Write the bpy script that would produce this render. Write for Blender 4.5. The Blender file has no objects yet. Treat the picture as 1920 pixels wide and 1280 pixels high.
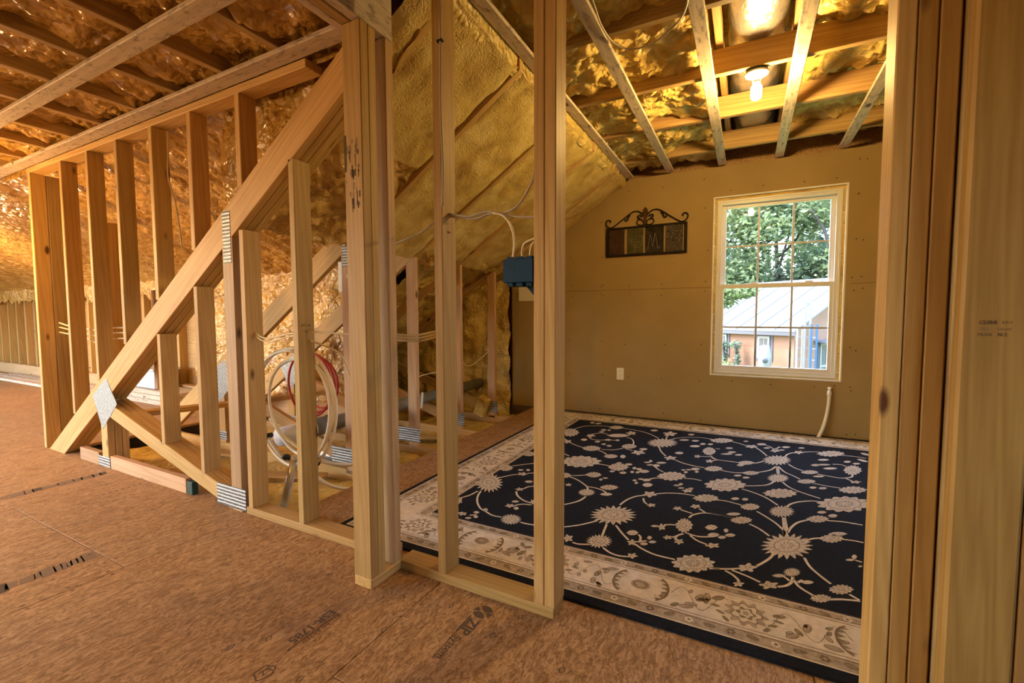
import bpy, bmesh, math, random
from mathutils import Vector, Matrix, noise
random.seed(7)
S = bpy.context.scene
COL = S.collection

# ------------------------------------------------------------------ camera
YAW, PITCH, ROLL, FPX = 0.48103451, 0.05861904, -0.00298510, 841.389
def camera():
    cy, sy = math.cos(YAW), math.sin(YAW)
    right = Vector((cy, sy, 0)); up = Vector((0, 0, 1)); f0 = Vector((-sy, cy, 0))
    fwd = f0 * math.cos(PITCH) - up * math.sin(PITCH)
    up2 = right.cross(fwd)
    r = right * math.cos(ROLL) + up2 * math.sin(ROLL)
    u = -right * math.sin(ROLL) + up2 * math.cos(ROLL)
    cd = bpy.data.cameras.new('camera'); co = bpy.data.objects.new('camera', cd); COL.objects.link(co)
    cd.sensor_width = 36; cd.lens = FPX * 36 / 1920; cd.clip_start = 0.02; cd.clip_end = 200
    m = Matrix((r, u, -fwd)).transposed().to_4x4(); m.translation = (0, 0, 1.03)
    co.matrix_world = m; S.camera = co
camera()

# ------------------------------------------------------------------ sky, sun, exposure
W = bpy.data.worlds.new('sky'); S.world = W; W.use_nodes = True
wn = W.node_tree.nodes; wl = W.node_tree.links; wn.clear()
sky = wn.new('ShaderNodeTexSky'); sky.sky_type = 'NISHITA'; sky.sun_disc = False
sky.sun_elevation = math.radians(50); sky.sun_rotation = math.radians(-100); sky.air_density = 1.2; sky.dust_density = 2.5
bg = wn.new('ShaderNodeBackground'); bg.inputs[1].default_value = 2.3
wo = wn.new('ShaderNodeOutputWorld'); wl.new(sky.outputs[0], bg.inputs[0]); wl.new(bg.outputs[0], wo.inputs[0])
sd = bpy.data.lights.new('sun', 'SUN'); sd.energy = 8.0; sd.angle = 0.02; sd.color = (1, .95, .86)
so = bpy.data.objects.new('sun', sd); COL.objects.link(so); so.location = (-6, -1, 12)
so.rotation_euler = Vector((.60, .10, -1.0)).to_track_quat('-Z', 'Y').to_euler()
S.view_settings.view_transform = 'Standard'; S.view_settings.look = 'None'
S.view_settings.gamma = 1.0; S.view_settings.use_curve_mapping = False
S.view_settings.exposure = 0.40
S.cycles.sample_clamp_indirect = 6.0; S.cycles.max_bounces = 5; S.cycles.diffuse_bounces = 3; S.cycles.glossy_bounces = 2
S.cycles.use_adaptive_sampling = True; S.cycles.adaptive_threshold = 0.04
S.cycles.transmission_bounces = 4; S.cycles.transparent_max_bounces = 6; S.cycles.caustics_reflective = False; S.cycles.caustics_refractive = False

ROOM_LAMP = ((1.0, .62, .20), 1080.0)     # colour and strength of the bulbs
WING_LAMP = ((1.0, .54, .18), 1350.0)
FILL_LAMP = ((1.0, .53, .15), 680.0)  # added fill bulb, unseen behind the viewer, brightens the foreground
FAR_LAMP = ((1.0, .60, .30), 1700.0)

# ------------------------------------------------------------------ materials
def nt(name):
    m = bpy.data.materials.new(name); m.use_nodes = True
    n = m.node_tree.nodes; b = n['Principled BSDF']
    return m, n, m.node_tree.links, b
def plain(name, col, rough=.6, metal=0.0, spec=.4):
    m, n, l, b = nt(name)
    b.inputs['Base Color'].default_value = (*col, 1); b.inputs['Roughness'].default_value = rough
    b.inputs['Metallic'].default_value = metal; b.inputs['Specular IOR Level'].default_value = spec
    return m
def N(n, t, **kw):
    x = n.new(t)
    for k, v in kw.items(): setattr(x, k, v)
    return x
def ramp(n, stops):
    r = n.new('ShaderNodeValToRGB'); e = r.color_ramp.elements
    while len(e) < len(stops): e.new(.5)
    for i, (p, c) in enumerate(stops):
        e[i].position = p; e[i].color = (*c, 1)
    return r
def noise_n(n, l, vec, scale, detail=3, rough=.55, dist=0):
    x = n.new('ShaderNodeTexNoise'); x.inputs['Scale'].default_value = scale; x.inputs['Detail'].default_value = detail
    x.inputs['Roughness'].default_value = rough; x.inputs['Distortion'].default_value = dist
    if vec is not None: l.new(vec, x.inputs['Vector'])
    return x
def mapping(n, l, src, scale=(1, 1, 1), rot=(0, 0, 0)):
    x = n.new('ShaderNodeMapping'); x.inputs['Scale'].default_value = scale; x.inputs['Rotation'].default_value = rot
    l.new(src, x.inputs['Vector']); return x.outputs[0]
def mixc(n, l, fac, a, b, mode='MIX'):
    x = n.new('ShaderNodeMix'); x.data_type = 'RGBA'; x.blend_type = mode
    for s, v in ((0, fac), (6, a), (7, b)):
        if hasattr(v, 'is_linked') or hasattr(v, 'links'): l.new(v, x.inputs[s])
        elif s == 0: x.inputs[0].default_value = v
        else: x.inputs[s].default_value = (*v, 1)
    return x.outputs[2]
def math_n(n, l, op, a, b=0.0, clamp=False):
    x = n.new('ShaderNodeMath'); x.operation = op; x.use_clamp = clamp
    for i, v in enumerate((a, b)):
        if hasattr(v, 'links'): l.new(v, x.inputs[i])
        else: x.inputs[i].default_value = v
    return x.outputs[0]
def bump(n, l, b, h, strength=.3, dist=.01):
    x = n.new('ShaderNodeBump'); x.inputs['Strength'].default_value = strength; x.inputs['Distance'].default_value = dist
    l.new(h, x.inputs['Height']); l.new(x.outputs[0], b.inputs['Normal'])

def wood(name, light, dark, knot=(.10, .04, .012), rough=.55, mill=0.0, spread=.35):
    """lumber: grain along local Z, each board offset and tinted by its own random number"""
    m, n, l, b = nt(name)
    tc = n.new('ShaderNodeTexCoord'); oi = n.new('ShaderNodeObjectInfo')
    rv = n.new('ShaderNodeCombineXYZ')
    r37 = math_n(n, l, 'MULTIPLY', oi.outputs['Random'], 37.0)
    for i in range(3): l.new(r37, rv.inputs[i])
    add = n.new('ShaderNodeVectorMath'); add.operation = 'ADD'; l.new(tc.outputs['Object'], add.inputs[0]); l.new(rv.outputs[0], add.inputs[1])
    st = mapping(n, l, add.outputs[0], (1, 1, .045))
    warp = noise_n(n, l, mapping(n, l, add.outputs[0], (1, 1, .35)), 5, 2)
    wv = n.new('ShaderNodeTexWave'); wv.wave_type = 'BANDS'; wv.bands_direction = 'DIAGONAL'
    wv.inputs['Scale'].default_value = 19; wv.inputs['Distortion'].default_value = 14; wv.inputs['Detail'].default_value = 2; wv.inputs['Detail Scale'].default_value = .8
    l.new(st, wv.inputs['Vector'])
    fine = noise_n(n, l, st, 130, 3)
    f1 = math_n(n, l, 'MULTIPLY', wv.outputs['Fac'], .20)
    f2 = math_n(n, l, 'MULTIPLY', fine.outputs['Fac'], .45)
    f3 = math_n(n, l, 'MULTIPLY', warp.outputs['Fac'], .45)
    f = math_n(n, l, 'ADD', math_n(n, l, 'ADD', f1, f2), f3)
    cr = ramp(n, [(.34, light), (.82, dark)]); l.new(f, cr.inputs[0])
    vo = n.new('ShaderNodeTexVoronoi'); vo.inputs['Scale'].default_value = 1.0; vo.inputs['Randomness'].default_value = 1
    l.new(mapping(n, l, add.outputs[0], (6.5, 6.5, 2.6)), vo.inputs['Vector'])
    kn = ramp(n, [(.055, (1, 1, 1)), (.115, (0, 0, 0))]); l.new(vo.outputs['Distance'], kn.inputs[0])
    c = mixc(n, l, kn.outputs[0], cr.outputs[0], knot)
    if mill > 0:
        sp = noise_n(n, l, mapping(n, l, add.outputs[0], (26, 26, 9)), 1.6, 4, .7)
        sr = ramp(n, [(.52, (0, 0, 0)), (.68, (1, 1, 1))]); l.new(sp.outputs['Fac'], sr.inputs[0])
        c = mixc(n, l, math_n(n, l, 'MULTIPLY', sr.outputs[0], mill), c, (.10, .075, .05))
    hv = n.new('ShaderNodeHueSaturation'); l.new(c, hv.inputs['Color'])
    val = math_n(n, l, 'ADD', math_n(n, l, 'MULTIPLY', oi.outputs['Random'], spread), 1 - spread * .55)
    l.new(val, hv.inputs['Value'])
    r2 = math_n(n, l, 'FRACT', math_n(n, l, 'MULTIPLY', oi.outputs['Random'], 91.7))
    l.new(math_n(n, l, 'ADD', math_n(n, l, 'MULTIPLY', r2, .012), .490), hv.inputs['Hue'])
    l.new(hv.outputs[0], b.inputs['Base Color']); b.inputs['Roughness'].default_value = rough; b.inputs['Specular IOR Level'].default_value = .3
    bump(n, l, b, fine.outputs['Fac'], .15, .002)
    return m
M = {}
M['pine'] = wood('pine_lumber', (.60, .395, .145), (.42, .25, .068))
M['pine_red'] = wood('pinkish_pine_lumber', (.58, .375, .20), (.41, .24, .105))
M['joist'] = wood('brown_joist_lumber', (.50, .345, .14), (.32, .19, .065))
M['strip'] = wood('weathered_furring', (.74, .63, .50), (.54, .44, .33), mill=.7)
M['jamb'] = wood('smooth_brown_stud', (.45, .28, .08), (.31, .17, .042), spread=.16)

def osb_mat(name, c0, c1, c2, stain=.5):
    m, n, l, b = nt(name)
    g = n.new('ShaderNodeNewGeometry')
    st = mapping(n, l, g.outputs['Position'], (1, .36, 1))
    wp = noise_n(n, l, g.outputs['Position'], 6, 2); off = n.new('ShaderNodeVectorMath'); off.operation = 'MULTIPLY_ADD'
    l.new(wp.outputs['Color'], off.inputs[0]); off.inputs[1].default_value = (.05, .05, 0); l.new(st, off.inputs[2])
    vo = n.new('ShaderNodeTexVoronoi'); vo.inputs['Scale'].default_value = 230; l.new(off.outputs[0], vo.inputs['Vector'])
    vo2 = n.new('ShaderNodeTexVoronoi'); vo2.inputs['Scale'].default_value = 95; l.new(off.outputs[0], vo2.inputs['Vector']); sep2 = n.new('ShaderNodeSeparateColor'); l.new(vo2.outputs['Color'], sep2.inputs[0])
    fi = noise_n(n, l, st, 300, 3, .8)
    big = noise_n(n, l, g.outputs['Position'], 1.7, 4, .6)
    sep = n.new('ShaderNodeSeparateColor'); l.new(vo.outputs['Color'], sep.inputs[0])
    f = math_n(n, l, 'ADD', math_n(n, l, 'ADD', math_n(n, l, 'MULTIPLY', sep.outputs[0], .26), math_n(n, l, 'MULTIPLY', sep2.outputs[1], .20)), math_n(n, l, 'MULTIPLY', fi.outputs['Fac'], .56))
    cr = ramp(n, [(.33, c2), (.50, c1), (.70, c0)]); l.new(f, cr.inputs[0])
    sr = ramp(n, [(.50, (0, 0, 0)), (.66, (1, 1, 1))]); l.new(big.outputs['Fac'], sr.inputs[0])
    sm = noise_n(n, l, g.outputs['Position'], 9, 4, .7); sr2 = ramp(n, [(.45, (0, 0, 0)), (.62, (1, 1, 1))]); l.new(sm.outputs['Fac'], sr2.inputs[0])
    fac = math_n(n, l, 'MULTIPLY', math_n(n, l, 'MULTIPLY', sr.outputs[0], sr2.outputs[0]), stain)
    c = mixc(n, l, fac, cr.outputs[0], (.17, .085, .045))
    l.new(c, b.inputs['Base Color']); b.inputs['Roughness'].default_value = .62; b.inputs['Specular IOR Level'].default_value = .35
    bump(n, l, b, fi.outputs['Fac'], .35, .002)
    return m
M['osb'] = osb_mat('strand_board', (.54, .335, .17), (.37, .208, .088), (.215, .11, .042))

def foam_mat(name, c0, c1, c2, rough=.34, peb=38, pebs=.6, spec=.4):
    m, n, l, b = nt(name)
    g = n.new('ShaderNodeNewGeometry')
    a = noise_n(n, l, g.outputs['Position'], 5.5, 4, .62, .6)
    cr = ramp(n, [(.30, c2), (.50, c1), (.70, c0)]); l.new(a.outputs['Fac'], cr.inputs[0])
    l.new(cr.outputs[0], b.inputs['Base Color'])
    b.inputs['Roughness'].default_value = rough; b.inputs['Specular IOR Level'].default_value = spec
    vo = n.new('ShaderNodeTexVoronoi'); vo.feature = 'F1'; vo.inputs['Scale'].default_value = peb
    w2 = noise_n(n, l, g.outputs['Position'], 14, 1); mm = n.new('ShaderNodeVectorMath'); mm.operation = 'MULTIPLY_ADD'
    l.new(w2.outputs['Color'], mm.inputs[0]); mm.inputs[1].default_value = (.06, .06, .06); l.new(g.outputs['Position'], mm.inputs[2])
    l.new(mm.outputs[0], vo.inputs['Vector'])
    h = math_n(n, l, 'ADD', math_n(n, l, 'MULTIPLY', vo.outputs['Distance'], -1.0), math_n(n, l, 'MULTIPLY', noise_n(n, l, g.outputs['Position'], 24, 2).outputs['Fac'], 1.1))
    bump(n, l, b, h, pebs, .02)
    return m
M['foam'] = foam_mat('cured_spray_foam', (.84, .65, .24), (.70, .50, .14), (.50, .33, .08), rough=.42, peb=30, pebs=.55)
M['foam_wing'] = foam_mat('amber_spray_foam', (.78, .52, .18), (.60, .36, .09), (.38, .20, .045), rough=.20, peb=16, pebs=1.0, spec=.8)
M['foam_flush'] = foam_mat('trimmed_spray_foam', (.82, .65, .27), (.68, .49, .15), (.46, .29, .075), rough=.46, peb=95, pebs=.28)
M['drywall'] = None
def drywall():
    m, n, l, b = nt('tan_gypsum_board')
    g = n.new('ShaderNodeNewGeometry')
    a = noise_n(n, l, g.outputs['Position'], 2.2, 3)
    cr = ramp(n, [(.35, (.335, .235, .096)), (.65, (.38, .268, .114))]); l.new(a.outputs['Fac'], cr.inputs[0])
    l.new(cr.outputs[0], b.inputs['Base Color']); b.inputs['Roughness'].default_value = .7; b.inputs['Specular IOR Level'].default_value = .25
    bump(n, l, b, noise_n(n, l, g.outputs['Position'], 160, 2).outputs['Fac'], .06, .002)
    return m
M['drywall'] = drywall()
M['white'] = plain('white_vinyl', (.78, .78, .76), .35)
M['edge'] = plain('white_board_edge', (.80, .78, .73), .6)
M['outlet'] = plain('ivory_plastic', (.80, .76, .64), .35)
M['slot'] = plain('dark_slot', (.05, .04, .03), .6)
M['screw'] = plain('dark_screw_head', (.06, .05, .04), .5, .5)
M['black_iron'] = plain('black_wrought_iron', (.010, .006, .005), .6, 0, .2)
M['blue'] = plain('blue_plastic', (.005, .038, .085), .6, 0, .2)
M['cable'] = plain('cream_cable_sheath', (.74, .62, .40), .45)
M['cable_gray'] = plain('grey_cable_sheath', (.45, .38, .30), .45)
M['cable_dark'] = plain('dark_brown_cable', (.10, .06, .04), .5)
M['pex'] = plain('milky_plastic_tube', (.82, .76, .62), .35)
M['pex_red'] = plain('red_plastic_tube', (.45, .03, .02), .35)
M['strap'] = plain('black_tape', (.015, .015, .015), .5)
M['steel'] = plain('galvanized_steel', (.80, .84, .92), .30, .35)
M['pipe_gray'] = plain('grey_pipe', (.20, .20, .19), .5)
M['black'] = plain('soft_black', (.008, .008, .010), .8)
M['ink'] = plain('printed_ink', (.115, .085, .06), .8, 0, .1)
M['ink_faint'] = plain('faded_ink', (.25, .175, .115), .8, 0, .1)
M['ink_green'] = plain('dark_green_tape', (.02, .06, .05), .5)
M['paper'] = plain('white_paper', (.80, .76, .66), .6)
def nailplate():
    m, n, l, b = nt('toothed_steel_plate')
    tc = n.new('ShaderNodeTexCoord')
    w = n.new('ShaderNodeTexWave'); w.bands_direction = 'Z'; w.inputs['Scale'].default_value = 17; w.inputs['Distortion'].default_value = 1.6; w.inputs['Detail Scale'].default_value = 5; w.inputs['Detail'].default_value = 1
    l.new(tc.outputs['Object'], w.inputs['Vector'])
    cr = ramp(n, [(.35, (.12, .118, .115)), (.62, (.46, .46, .46))]); l.new(w.outputs['Fac'], cr.inputs[0])
    l.new(cr.outputs[0], b.inputs['Base Color']); b.inputs['Metallic'].default_value = .35; b.inputs['Roughness'].default_value = .45
    bump(n, l, b, w.outputs['Fac'], .6, .003)
    return m
M['nailplate'] = nailplate()
def foil():
    m, n, l, b = nt('crinkled_foil')
    g = n.new('ShaderNodeNewGeometry')
    b.inputs['Base Color'].default_value = (.52, .52, .53, 1); b.inputs['Metallic'].default_value = .62; b.inputs['Roughness'].default_value = .20
    h = noise_n(n, l, mapping(n, l, g.outputs['Position'], (1, .45, 1)), 42, 4, .65, 1.2)
    bump(n, l, b, h.outputs['Fac'], .45, .010)
    return m
M['foil'] = foil()
def glass():
    m, n, l, b = nt('window_glass')
    o = [x for x in n if x.type == 'OUTPUT_MATERIAL'][0]
    t = n.new('ShaderNodeBsdfTransparent'); t.inputs[0].default_value = (.97, .98, .98, 1)
    gl = n.new('ShaderNodeBsdfGlossy'); gl.inputs['Roughness'].default_value = .02
    fr = n.new('ShaderNodeFresnel'); fr.inputs[0].default_value = 1.45
    mx = n.new('ShaderNodeMixShader'); l.new(fr.outputs[0], mx.inputs[0]); l.new(t.outputs[0], mx.inputs[1]); l.new(gl.outputs[0], mx.inputs[2])
    l.new(mx.outputs[0], o.inputs[0]); return m
M['glass'] = glass()
def emit(name, col, s):
    m, n, l, b = nt(name)
    b.inputs['Base Color'].default_value = (1, 1, 1, 1); b.inputs['Emission Color'].default_value = (*col, 1); b.inputs['Emission Strength'].default_value = s
    return m
M['bulb'] = emit('lit_bulb', *ROOM_LAMP); M['bulb_wing'] = emit('lit_bulb_amber', *WING_LAMP); M['bulb_fill'] = emit('lit_fill_bulb', *FILL_LAMP); M['bulb_far'] = emit('lit_bulb_strong', *FAR_LAMP)

# ------------------------------------------------------------------ builders
def top(name, label, cat, loc=(0, 0, 0), kind=None, group=None):
    o = bpy.data.objects.new(name, None); COL.objects.link(o); o.location = loc; o.empty_display_size = .1
    o['label'] = label; o['category'] = cat
    if kind: o['kind'] = kind
    if group: o['group'] = group
    return o
def wm(o):
    m = Matrix.Translation(o.location)
    return wm(o.parent) @ m if o.parent else m
def link(name, me, mat, parent=None, world=None, label=None):
    o = bpy.data.objects.new(name, me); COL.objects.link(o)
    if mat is not None and not me.materials: me.materials.append(M[mat] if isinstance(mat, str) else mat)
    w = world if world is not None else Matrix.Identity(4)
    if parent is not None:
        o.parent = parent; o['_'] = 0; del o['_']
        o.matrix_basis = mw(parent).inverted() @ w
    else: o.matrix_basis = w
    if label: o['label'] = label
    return o
def mw(o):
    return (mw(o.parent) @ o.matrix_basis) if o.parent else o.matrix_basis.copy()
def tag(o, label, cat, kind=None, group=None):
    o['label'] = label; o['category'] = cat
    if kind: o['kind'] = kind
    if group: o['group'] = group
    return o
CACHE = {}
def boxmesh(dx, dy, dz, ch=.003, mat=None):
    k = (round(dx, 4), round(dy, 4), round(dz, 4), ch, mat)
    if k in CACHE: return CACHE[k]
    bm = bmesh.new(); bmesh.ops.create_cube(bm, size=1); bmesh.ops.scale(bm, vec=(dx, dy, dz), verts=bm.verts)
    if ch: bmesh.ops.bevel(bm, geom=bm.edges[:], offset=ch, segments=1, affect='EDGES', profile=.5)
    me = bpy.data.meshes.new('box'); bm.to_mesh(me); bm.free()
    if mat: me.materials.append(M[mat])
    CACHE[k] = me; return me
def box(name, x0, x1, y0, y1, z0, z1, mat, parent=None, axis=None, ch=.003, label=None):
    """a board or block; its local Z is laid along the longest side so the grain follows it"""
    d = [x1 - x0, y1 - y0, z1 - z0]; c = Vector(((x0 + x1) / 2, (y0 + y1) / 2, (z0 + z1) / 2))
    if axis is None: axis = max(range(3), key=lambda i: d[i])
    if axis == 2: r = Matrix.Identity(3); dims = (d[0], d[1], d[2])
    elif axis == 0: r = Matrix(((0, 0, 1), (1, 0, 0), (0, 1, 0))); dims = (d[1], d[2], d[0])
    else: r = Matrix(((0, 1, 0), (0, 0, 1), (1, 0, 0))); dims = (d[2], d[0], d[1])
    w = r.to_4x4(); w.translation = c
    return link(name, boxmesh(*dims, min(ch, min(dims) * .3), mat), mat, parent, w, label)
def beam(name, p0, p1, t, w, side, mat, parent=None, ch=.003):
    """board from p0 to p1, t thick along side, w deep across"""
    p0 = Vector(p0); p1 = Vector(p1); z = (p1 - p0).normalized(); x = Vector(side).normalized(); y = z.cross(x).normalized(); x = y.cross(z)
    m = Matrix((x, y, z)).transposed().to_4x4(); m.translation = (p0 + p1) / 2
    return link(name, boxmesh(t, w, (p1 - p0).length, ch, mat), mat, parent, m)
def prism_xz(name, poly, y0, y1, ang, mat, parent=None, ch=.002):
    """polygon in the XZ plane pushed from y0 to y1; ang = grain direction in XZ"""
    cx = sum(p[0] for p in poly) / len(poly); cz = sum(p[1] for p in poly) / len(poly)
    d = Vector((math.cos(ang), 0, math.sin(ang))); yv = Vector((0, 1, 0)); xv = yv.cross(d)
    m = Matrix((xv, yv, d)).transposed().to_4x4(); m.translation = (cx, (y0 + y1) / 2, cz); mi = m.inverted()
    bm = bmesh.new(); a = [bm.verts.new(mi @ Vector((p[0], y0, p[1]))) for p in poly]; b = [bm.verts.new(mi @ Vector((p[0], y1, p[1]))) for p in poly]
    bm.faces.new(a); bm.faces.new(b[::-1])
    for i in range(len(poly)):
        j = (i + 1) % len(poly); bm.faces.new((a[j], a[i], b[i], b[j]))
    bmesh.ops.recalc_face_normals(bm, faces=bm.faces[:])
    if ch: bmesh.ops.bevel(bm, geom=bm.edges[:], offset=ch, segments=1, affect='EDGES')
    me = bpy.data.meshes.new(name); bm.to_mesh(me); bm.free()
    return link(name, me, mat, parent, m)
def mesh(name, v, f, mat, parent=None, smooth=False, label=None):
    me = bpy.data.meshes.new(name); me.from_pydata([tuple(p) for p in v], [], f); me.validate()
    if smooth:
        for p in me.polygons: p.use_smooth = True
    c = sum((Vector(p) for p in v), Vector()) / max(1, len(v))
    me.transform(Matrix.Translation(-c))
    return link(name, me, mat, parent, Matrix.Translation(c), label)
def catmull(pts, k=6, closed=False):
    p = [Vector(q) for q in pts]; out = []; n = len(p)
    for i in range(n if closed else n - 1):
        a = p[(i - 1) % n] if closed or i > 0 else p[i]; b = p[i]; c = p[(i + 1) % n]; d = p[(i + 2) % n] if closed or i + 2 < n else c
        for j in range(k):
            t = j / k
            out.append(.5 * ((2 * b) + (c - a) * t + (2 * a - 5 * b + 4 * c - d) * t * t + (3 * b - a - 3 * c + d) * t ** 3))
    if not closed: out.append(p[-1])
    return out
def tubegeo(pts, r, n=8, closed=False, v=None, f=None, cap=True):
    v = [] if v is None else v; f = [] if f is None else f
    rad = r if callable(r) else (lambda t: r)
    base = len(v); L = len(pts); up = Vector((0, 0, 1)); px = None
    for i, p in enumerate(pts):
        t = (pts[(i + 1) % L] - pts[i - 1]) if closed else (pts[min(i + 1, L - 1)] - pts[max(i - 1, 0)])
        t.normalize()
        if px is None: px = t.cross(up) if abs(t.z) < .95 else t.cross(Vector((1, 0, 0)))
        px = (px - t * px.dot(t)).normalized(); py = t.cross(px); rr = rad(i / max(1, L - 1))
        for k in range(n):
            a = 2 * math.pi * k / n; v.append(p + px * (math.cos(a) * rr) + py * (math.sin(a) * rr))
    for i in range(L if closed else L - 1):
        for k in range(n):
            a = base + i * n + k; b = base + i * n + (k + 1) % n; c = base + ((i + 1) % L) * n + (k + 1) % n; d = base + ((i + 1) % L) * n + k
            f.append((a, b, c, d))
    if cap and not closed:
        f.append(tuple(base + k for k in range(n))[::-1]); f.append(tuple(base + (L - 1) * n + k for k in range(n)))
    return v, f
def tube(name, pts, r, mat, parent=None, n=8, k=6, closed=False, smooth=True, label=None):
    v, f = tubegeo(catmull(pts, k, closed) if k > 1 else [Vector(p) for p in pts], r, n, closed)
    return mesh(name, v, f, mat, parent, smooth, label)
def lathe(name, prof, mat, parent=None, n=24, loc=(0, 0, 0), axis=(0, 0, 1), smooth=True):
    """profile of (radius, height) turned about an axis at loc"""
    q = Vector((0, 0, 1)).rotation_difference(Vector(axis)).to_matrix(); v = []; f = []
    for r, h in prof:
        for k in range(n):
            a = 2 * math.pi * k / n; v.append(Vector(loc) + q @ Vector((r * math.cos(a), r * math.sin(a), h)))
    for i in range(len(prof) - 1):
        for k in range(n):
            f.append((i * n + k, i * n + (k + 1) % n, (i + 1) * n + (k + 1) % n, (i + 1) * n + k))
    f.append(tuple(range(n))[::-1]); f.append(tuple((len(prof) - 1) * n + k for k in range(n)))
    return mesh(name, v, f, mat, parent, smooth)
def turb(x, y, z, s, oct=4):
    return noise.fractal(Vector((x * s, y * s, z * s)), 1.0, 2.1, oct)
def field(name, x0, x1, y0, y1, step, fn, mat, parent, flip=False, kind=None):
    """height field z = fn(x, y)"""
    nx = max(2, int((x1 - x0) / step) + 1); ny = max(2, int((y1 - y0) / step) + 1); v = []; f = []
    for j in range(ny):
        y = y0 + (y1 - y0) * j / (ny - 1)
        for i in range(nx):
            x = x0 + (x1 - x0) * i / (nx - 1); v.append((x, y, fn(x, y)))
    for j in range(ny - 1):
        for i in range(nx - 1):
            a = j * nx + i; q = (a, a + 1, a + nx + 1, a + nx)
            f.append(q[::-1] if flip else q)
    o = mesh(name, v, f, mat, parent, True)
    return o
def text(name, body, size, origin, right, up, mat, parent=None, lift=.0006, shear=0, space=1.0, bold=.012):
    cu = bpy.data.curves.new(name, 'FONT'); cu.body = body; cu.size = size; cu.shear = shear; cu.space_character = space; cu.resolution_u = 3; cu.offset = size * bold
    o = bpy.data.objects.new(name, cu); COL.objects.link(o)
    dg = bpy.context.evaluated_depsgraph_get(); me = bpy.data.meshes.new_from_object(o.evaluated_get(dg)); bpy.data.objects.remove(o)
    r = Vector(right).normalized(); u = Vector(up).normalized(); n = r.cross(u)
    m = Matrix((r, u, n)).transposed().to_4x4(); m.translation = Vector(origin) + n * lift
    me.materials.clear(); me.name = name
    return link(name, me, mat, parent, m)
# ================================================================== floor
FL = top('floor', 'strand board subfloor of large sheets running under the studs and rug', 'floor', (0, 0, 0), 'structure')
XC = [-14.445 + 1.22 * k for k in range(-1, 15)]          # sheet columns, 1.22 m wide, seams at -2.245, -3.465 ...
TH = .02
def sheet(x0, x1, y0, y1):
    g = .0012
    return box('floor_sheet', x0 + g, x1 - g, y0 + g, y1 - g, -TH, 0, 'osb', FL, axis=2, ch=.0015)
SHEETS = {}
for k, x0 in enumerate(XC):
    x1 = x0 + 1.22
    if x0 > 2.6: continue
    off = .848 if k % 2 == 0 else .848 - 1.22            # staggered end joints
    ys = [off + 2.44 * j for j in range(-3, 4)]
    for a in ys:
        y0, y1 = max(a, -2.6), min(a + 2.44, 4.50)
        if y1 - y0 < .03: continue
        xx0, xx1 = max(x0, -14.2), min(x1, 2.65)
        # the floor behind the truss wall is open; the room's subfloor ends at the eave
        parts = []
        if y0 < 1.5: parts.append((xx0, xx1, y0, min(y1, 1.5)))
        if y1 > 1.5:
            yy0 = max(y0, 1.5)
            if xx1 <= -4.6: parts.append((xx0, xx1, yy0, min(y1, 3.05)))
            elif xx1 > -2.09: parts.append((max(xx0, -2.09), xx1, yy0, y1))
        for q in parts:
            if q[1] - q[0] > .02 and q[3] - q[2] > .02: SHEETS[(round(q[0], 2), round(q[2], 2))] = sheet(*q)
box('light_stop_slab', -14.3, 2.75, -2.8, 4.7, -.36, -.30, 'joist', FL)  # unseen slab added to stop light leaking in from below
# low foam and scraps of board between the floor chords at the eave
def lowfoam(x, y):
    return -.105 + .035 * turb(x, y, 2, 3.0) + .03 * abs(turb(x * 2.5, y, 7, 5.0, 3))
o = field('eave_foam', -4.62, -2.07, 1.50, 4.5, .03, lowfoam, 'foam', FL); o['kind'] = 'stuff'

def on_sheet(x, y):
    for o in SHEETS.values():
        m = o.matrix_basis.translation; d = o.dimensions
        if abs(x - m.x) <= d.x / 2 and abs(y - m.y) <= d.y / 2: return o
    return FL
DN, RT = (0, -1, 0), (1, 0, 0)           # print on the floor reads towards the viewer, tops to the right
P1 = on_sheet(-1.2, 1.0)
text('print', 'ESR-1785', .044, (-1.268, 1.050, 0), DN, RT, 'ink', P1, space=1.0, bold=.03)
text('print', 'DESIGN RATED', .0185, (-1.222, 1.046, 0), DN, RT, 'ink', P1, space=1.22)
box('print', -1.2325, -1.2305, .853, 1.05, 0, .0006, 'ink', P1, ch=0); box('print', -1.2275, -1.226, .853, 1.05, 0, .0006, 'ink', P1, ch=0)
text('print', 'HUBER FILE 2035', .014, (-.972, 1.32, 0), DN, RT, 'ink_faint', P1); text('print', '08:33 13', .014, (-.998, 1.26, 0), DN, RT, 'ink_faint', P1)
text('print', 'LITY', .026, (-1.262, 1.135, 0), DN, RT, 'ink_faint', P1); text('print', 'FOR', .014, (-1.21, 1.17, 0), DN, RT, 'ink_faint', P1)
P2 = on_sheet(-.8, 1.2)
text('print', 'ZIP', .054, (-.808, 1.240, 0), DN, RT, 'ink', P2, shear=.12, bold=.035); text('print', 'System', .038, (-.808, 1.150, 0), DN, RT, 'ink', P2, shear=.1)
box('print', -.8165, -.8135, 1.035, 1.18, 0, .0006, 'ink', P2, ch=0); box('print', -.8185, -.8115, 1.165, 1.25, 0, .0006, 'ink', P2, ch=0)
def disc_cut(cx, cy, r, parent):
    # round mark cut by a slanted Z of bare board
    def seg(a0, a1, inner):
        v = [(cx + r * math.cos(a), cy + r * math.sin(a), .0007) for a in [a0 + (a1 - a0) * i / 14 for i in range(15)]] + [(cx + p[0] * r, cy + p[1] * r, .0007) for p in inner]
        return v
    D = math.radians
    for a0, a1, inn in ((20, 128, ((-.12, .20), (.28, .02))), (-160, -52, ((.12, -.20), (-.28, -.02))), (146, 188, ((-.35, .05),)), (-34, 8, ((.35, -.05),))):
        v = seg(D(a0), D(a1), inn); mesh('print', v, [tuple(range(len(v)))], 'ink', parent)
disc_cut(-.787, 1.284, .034, P2)
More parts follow.
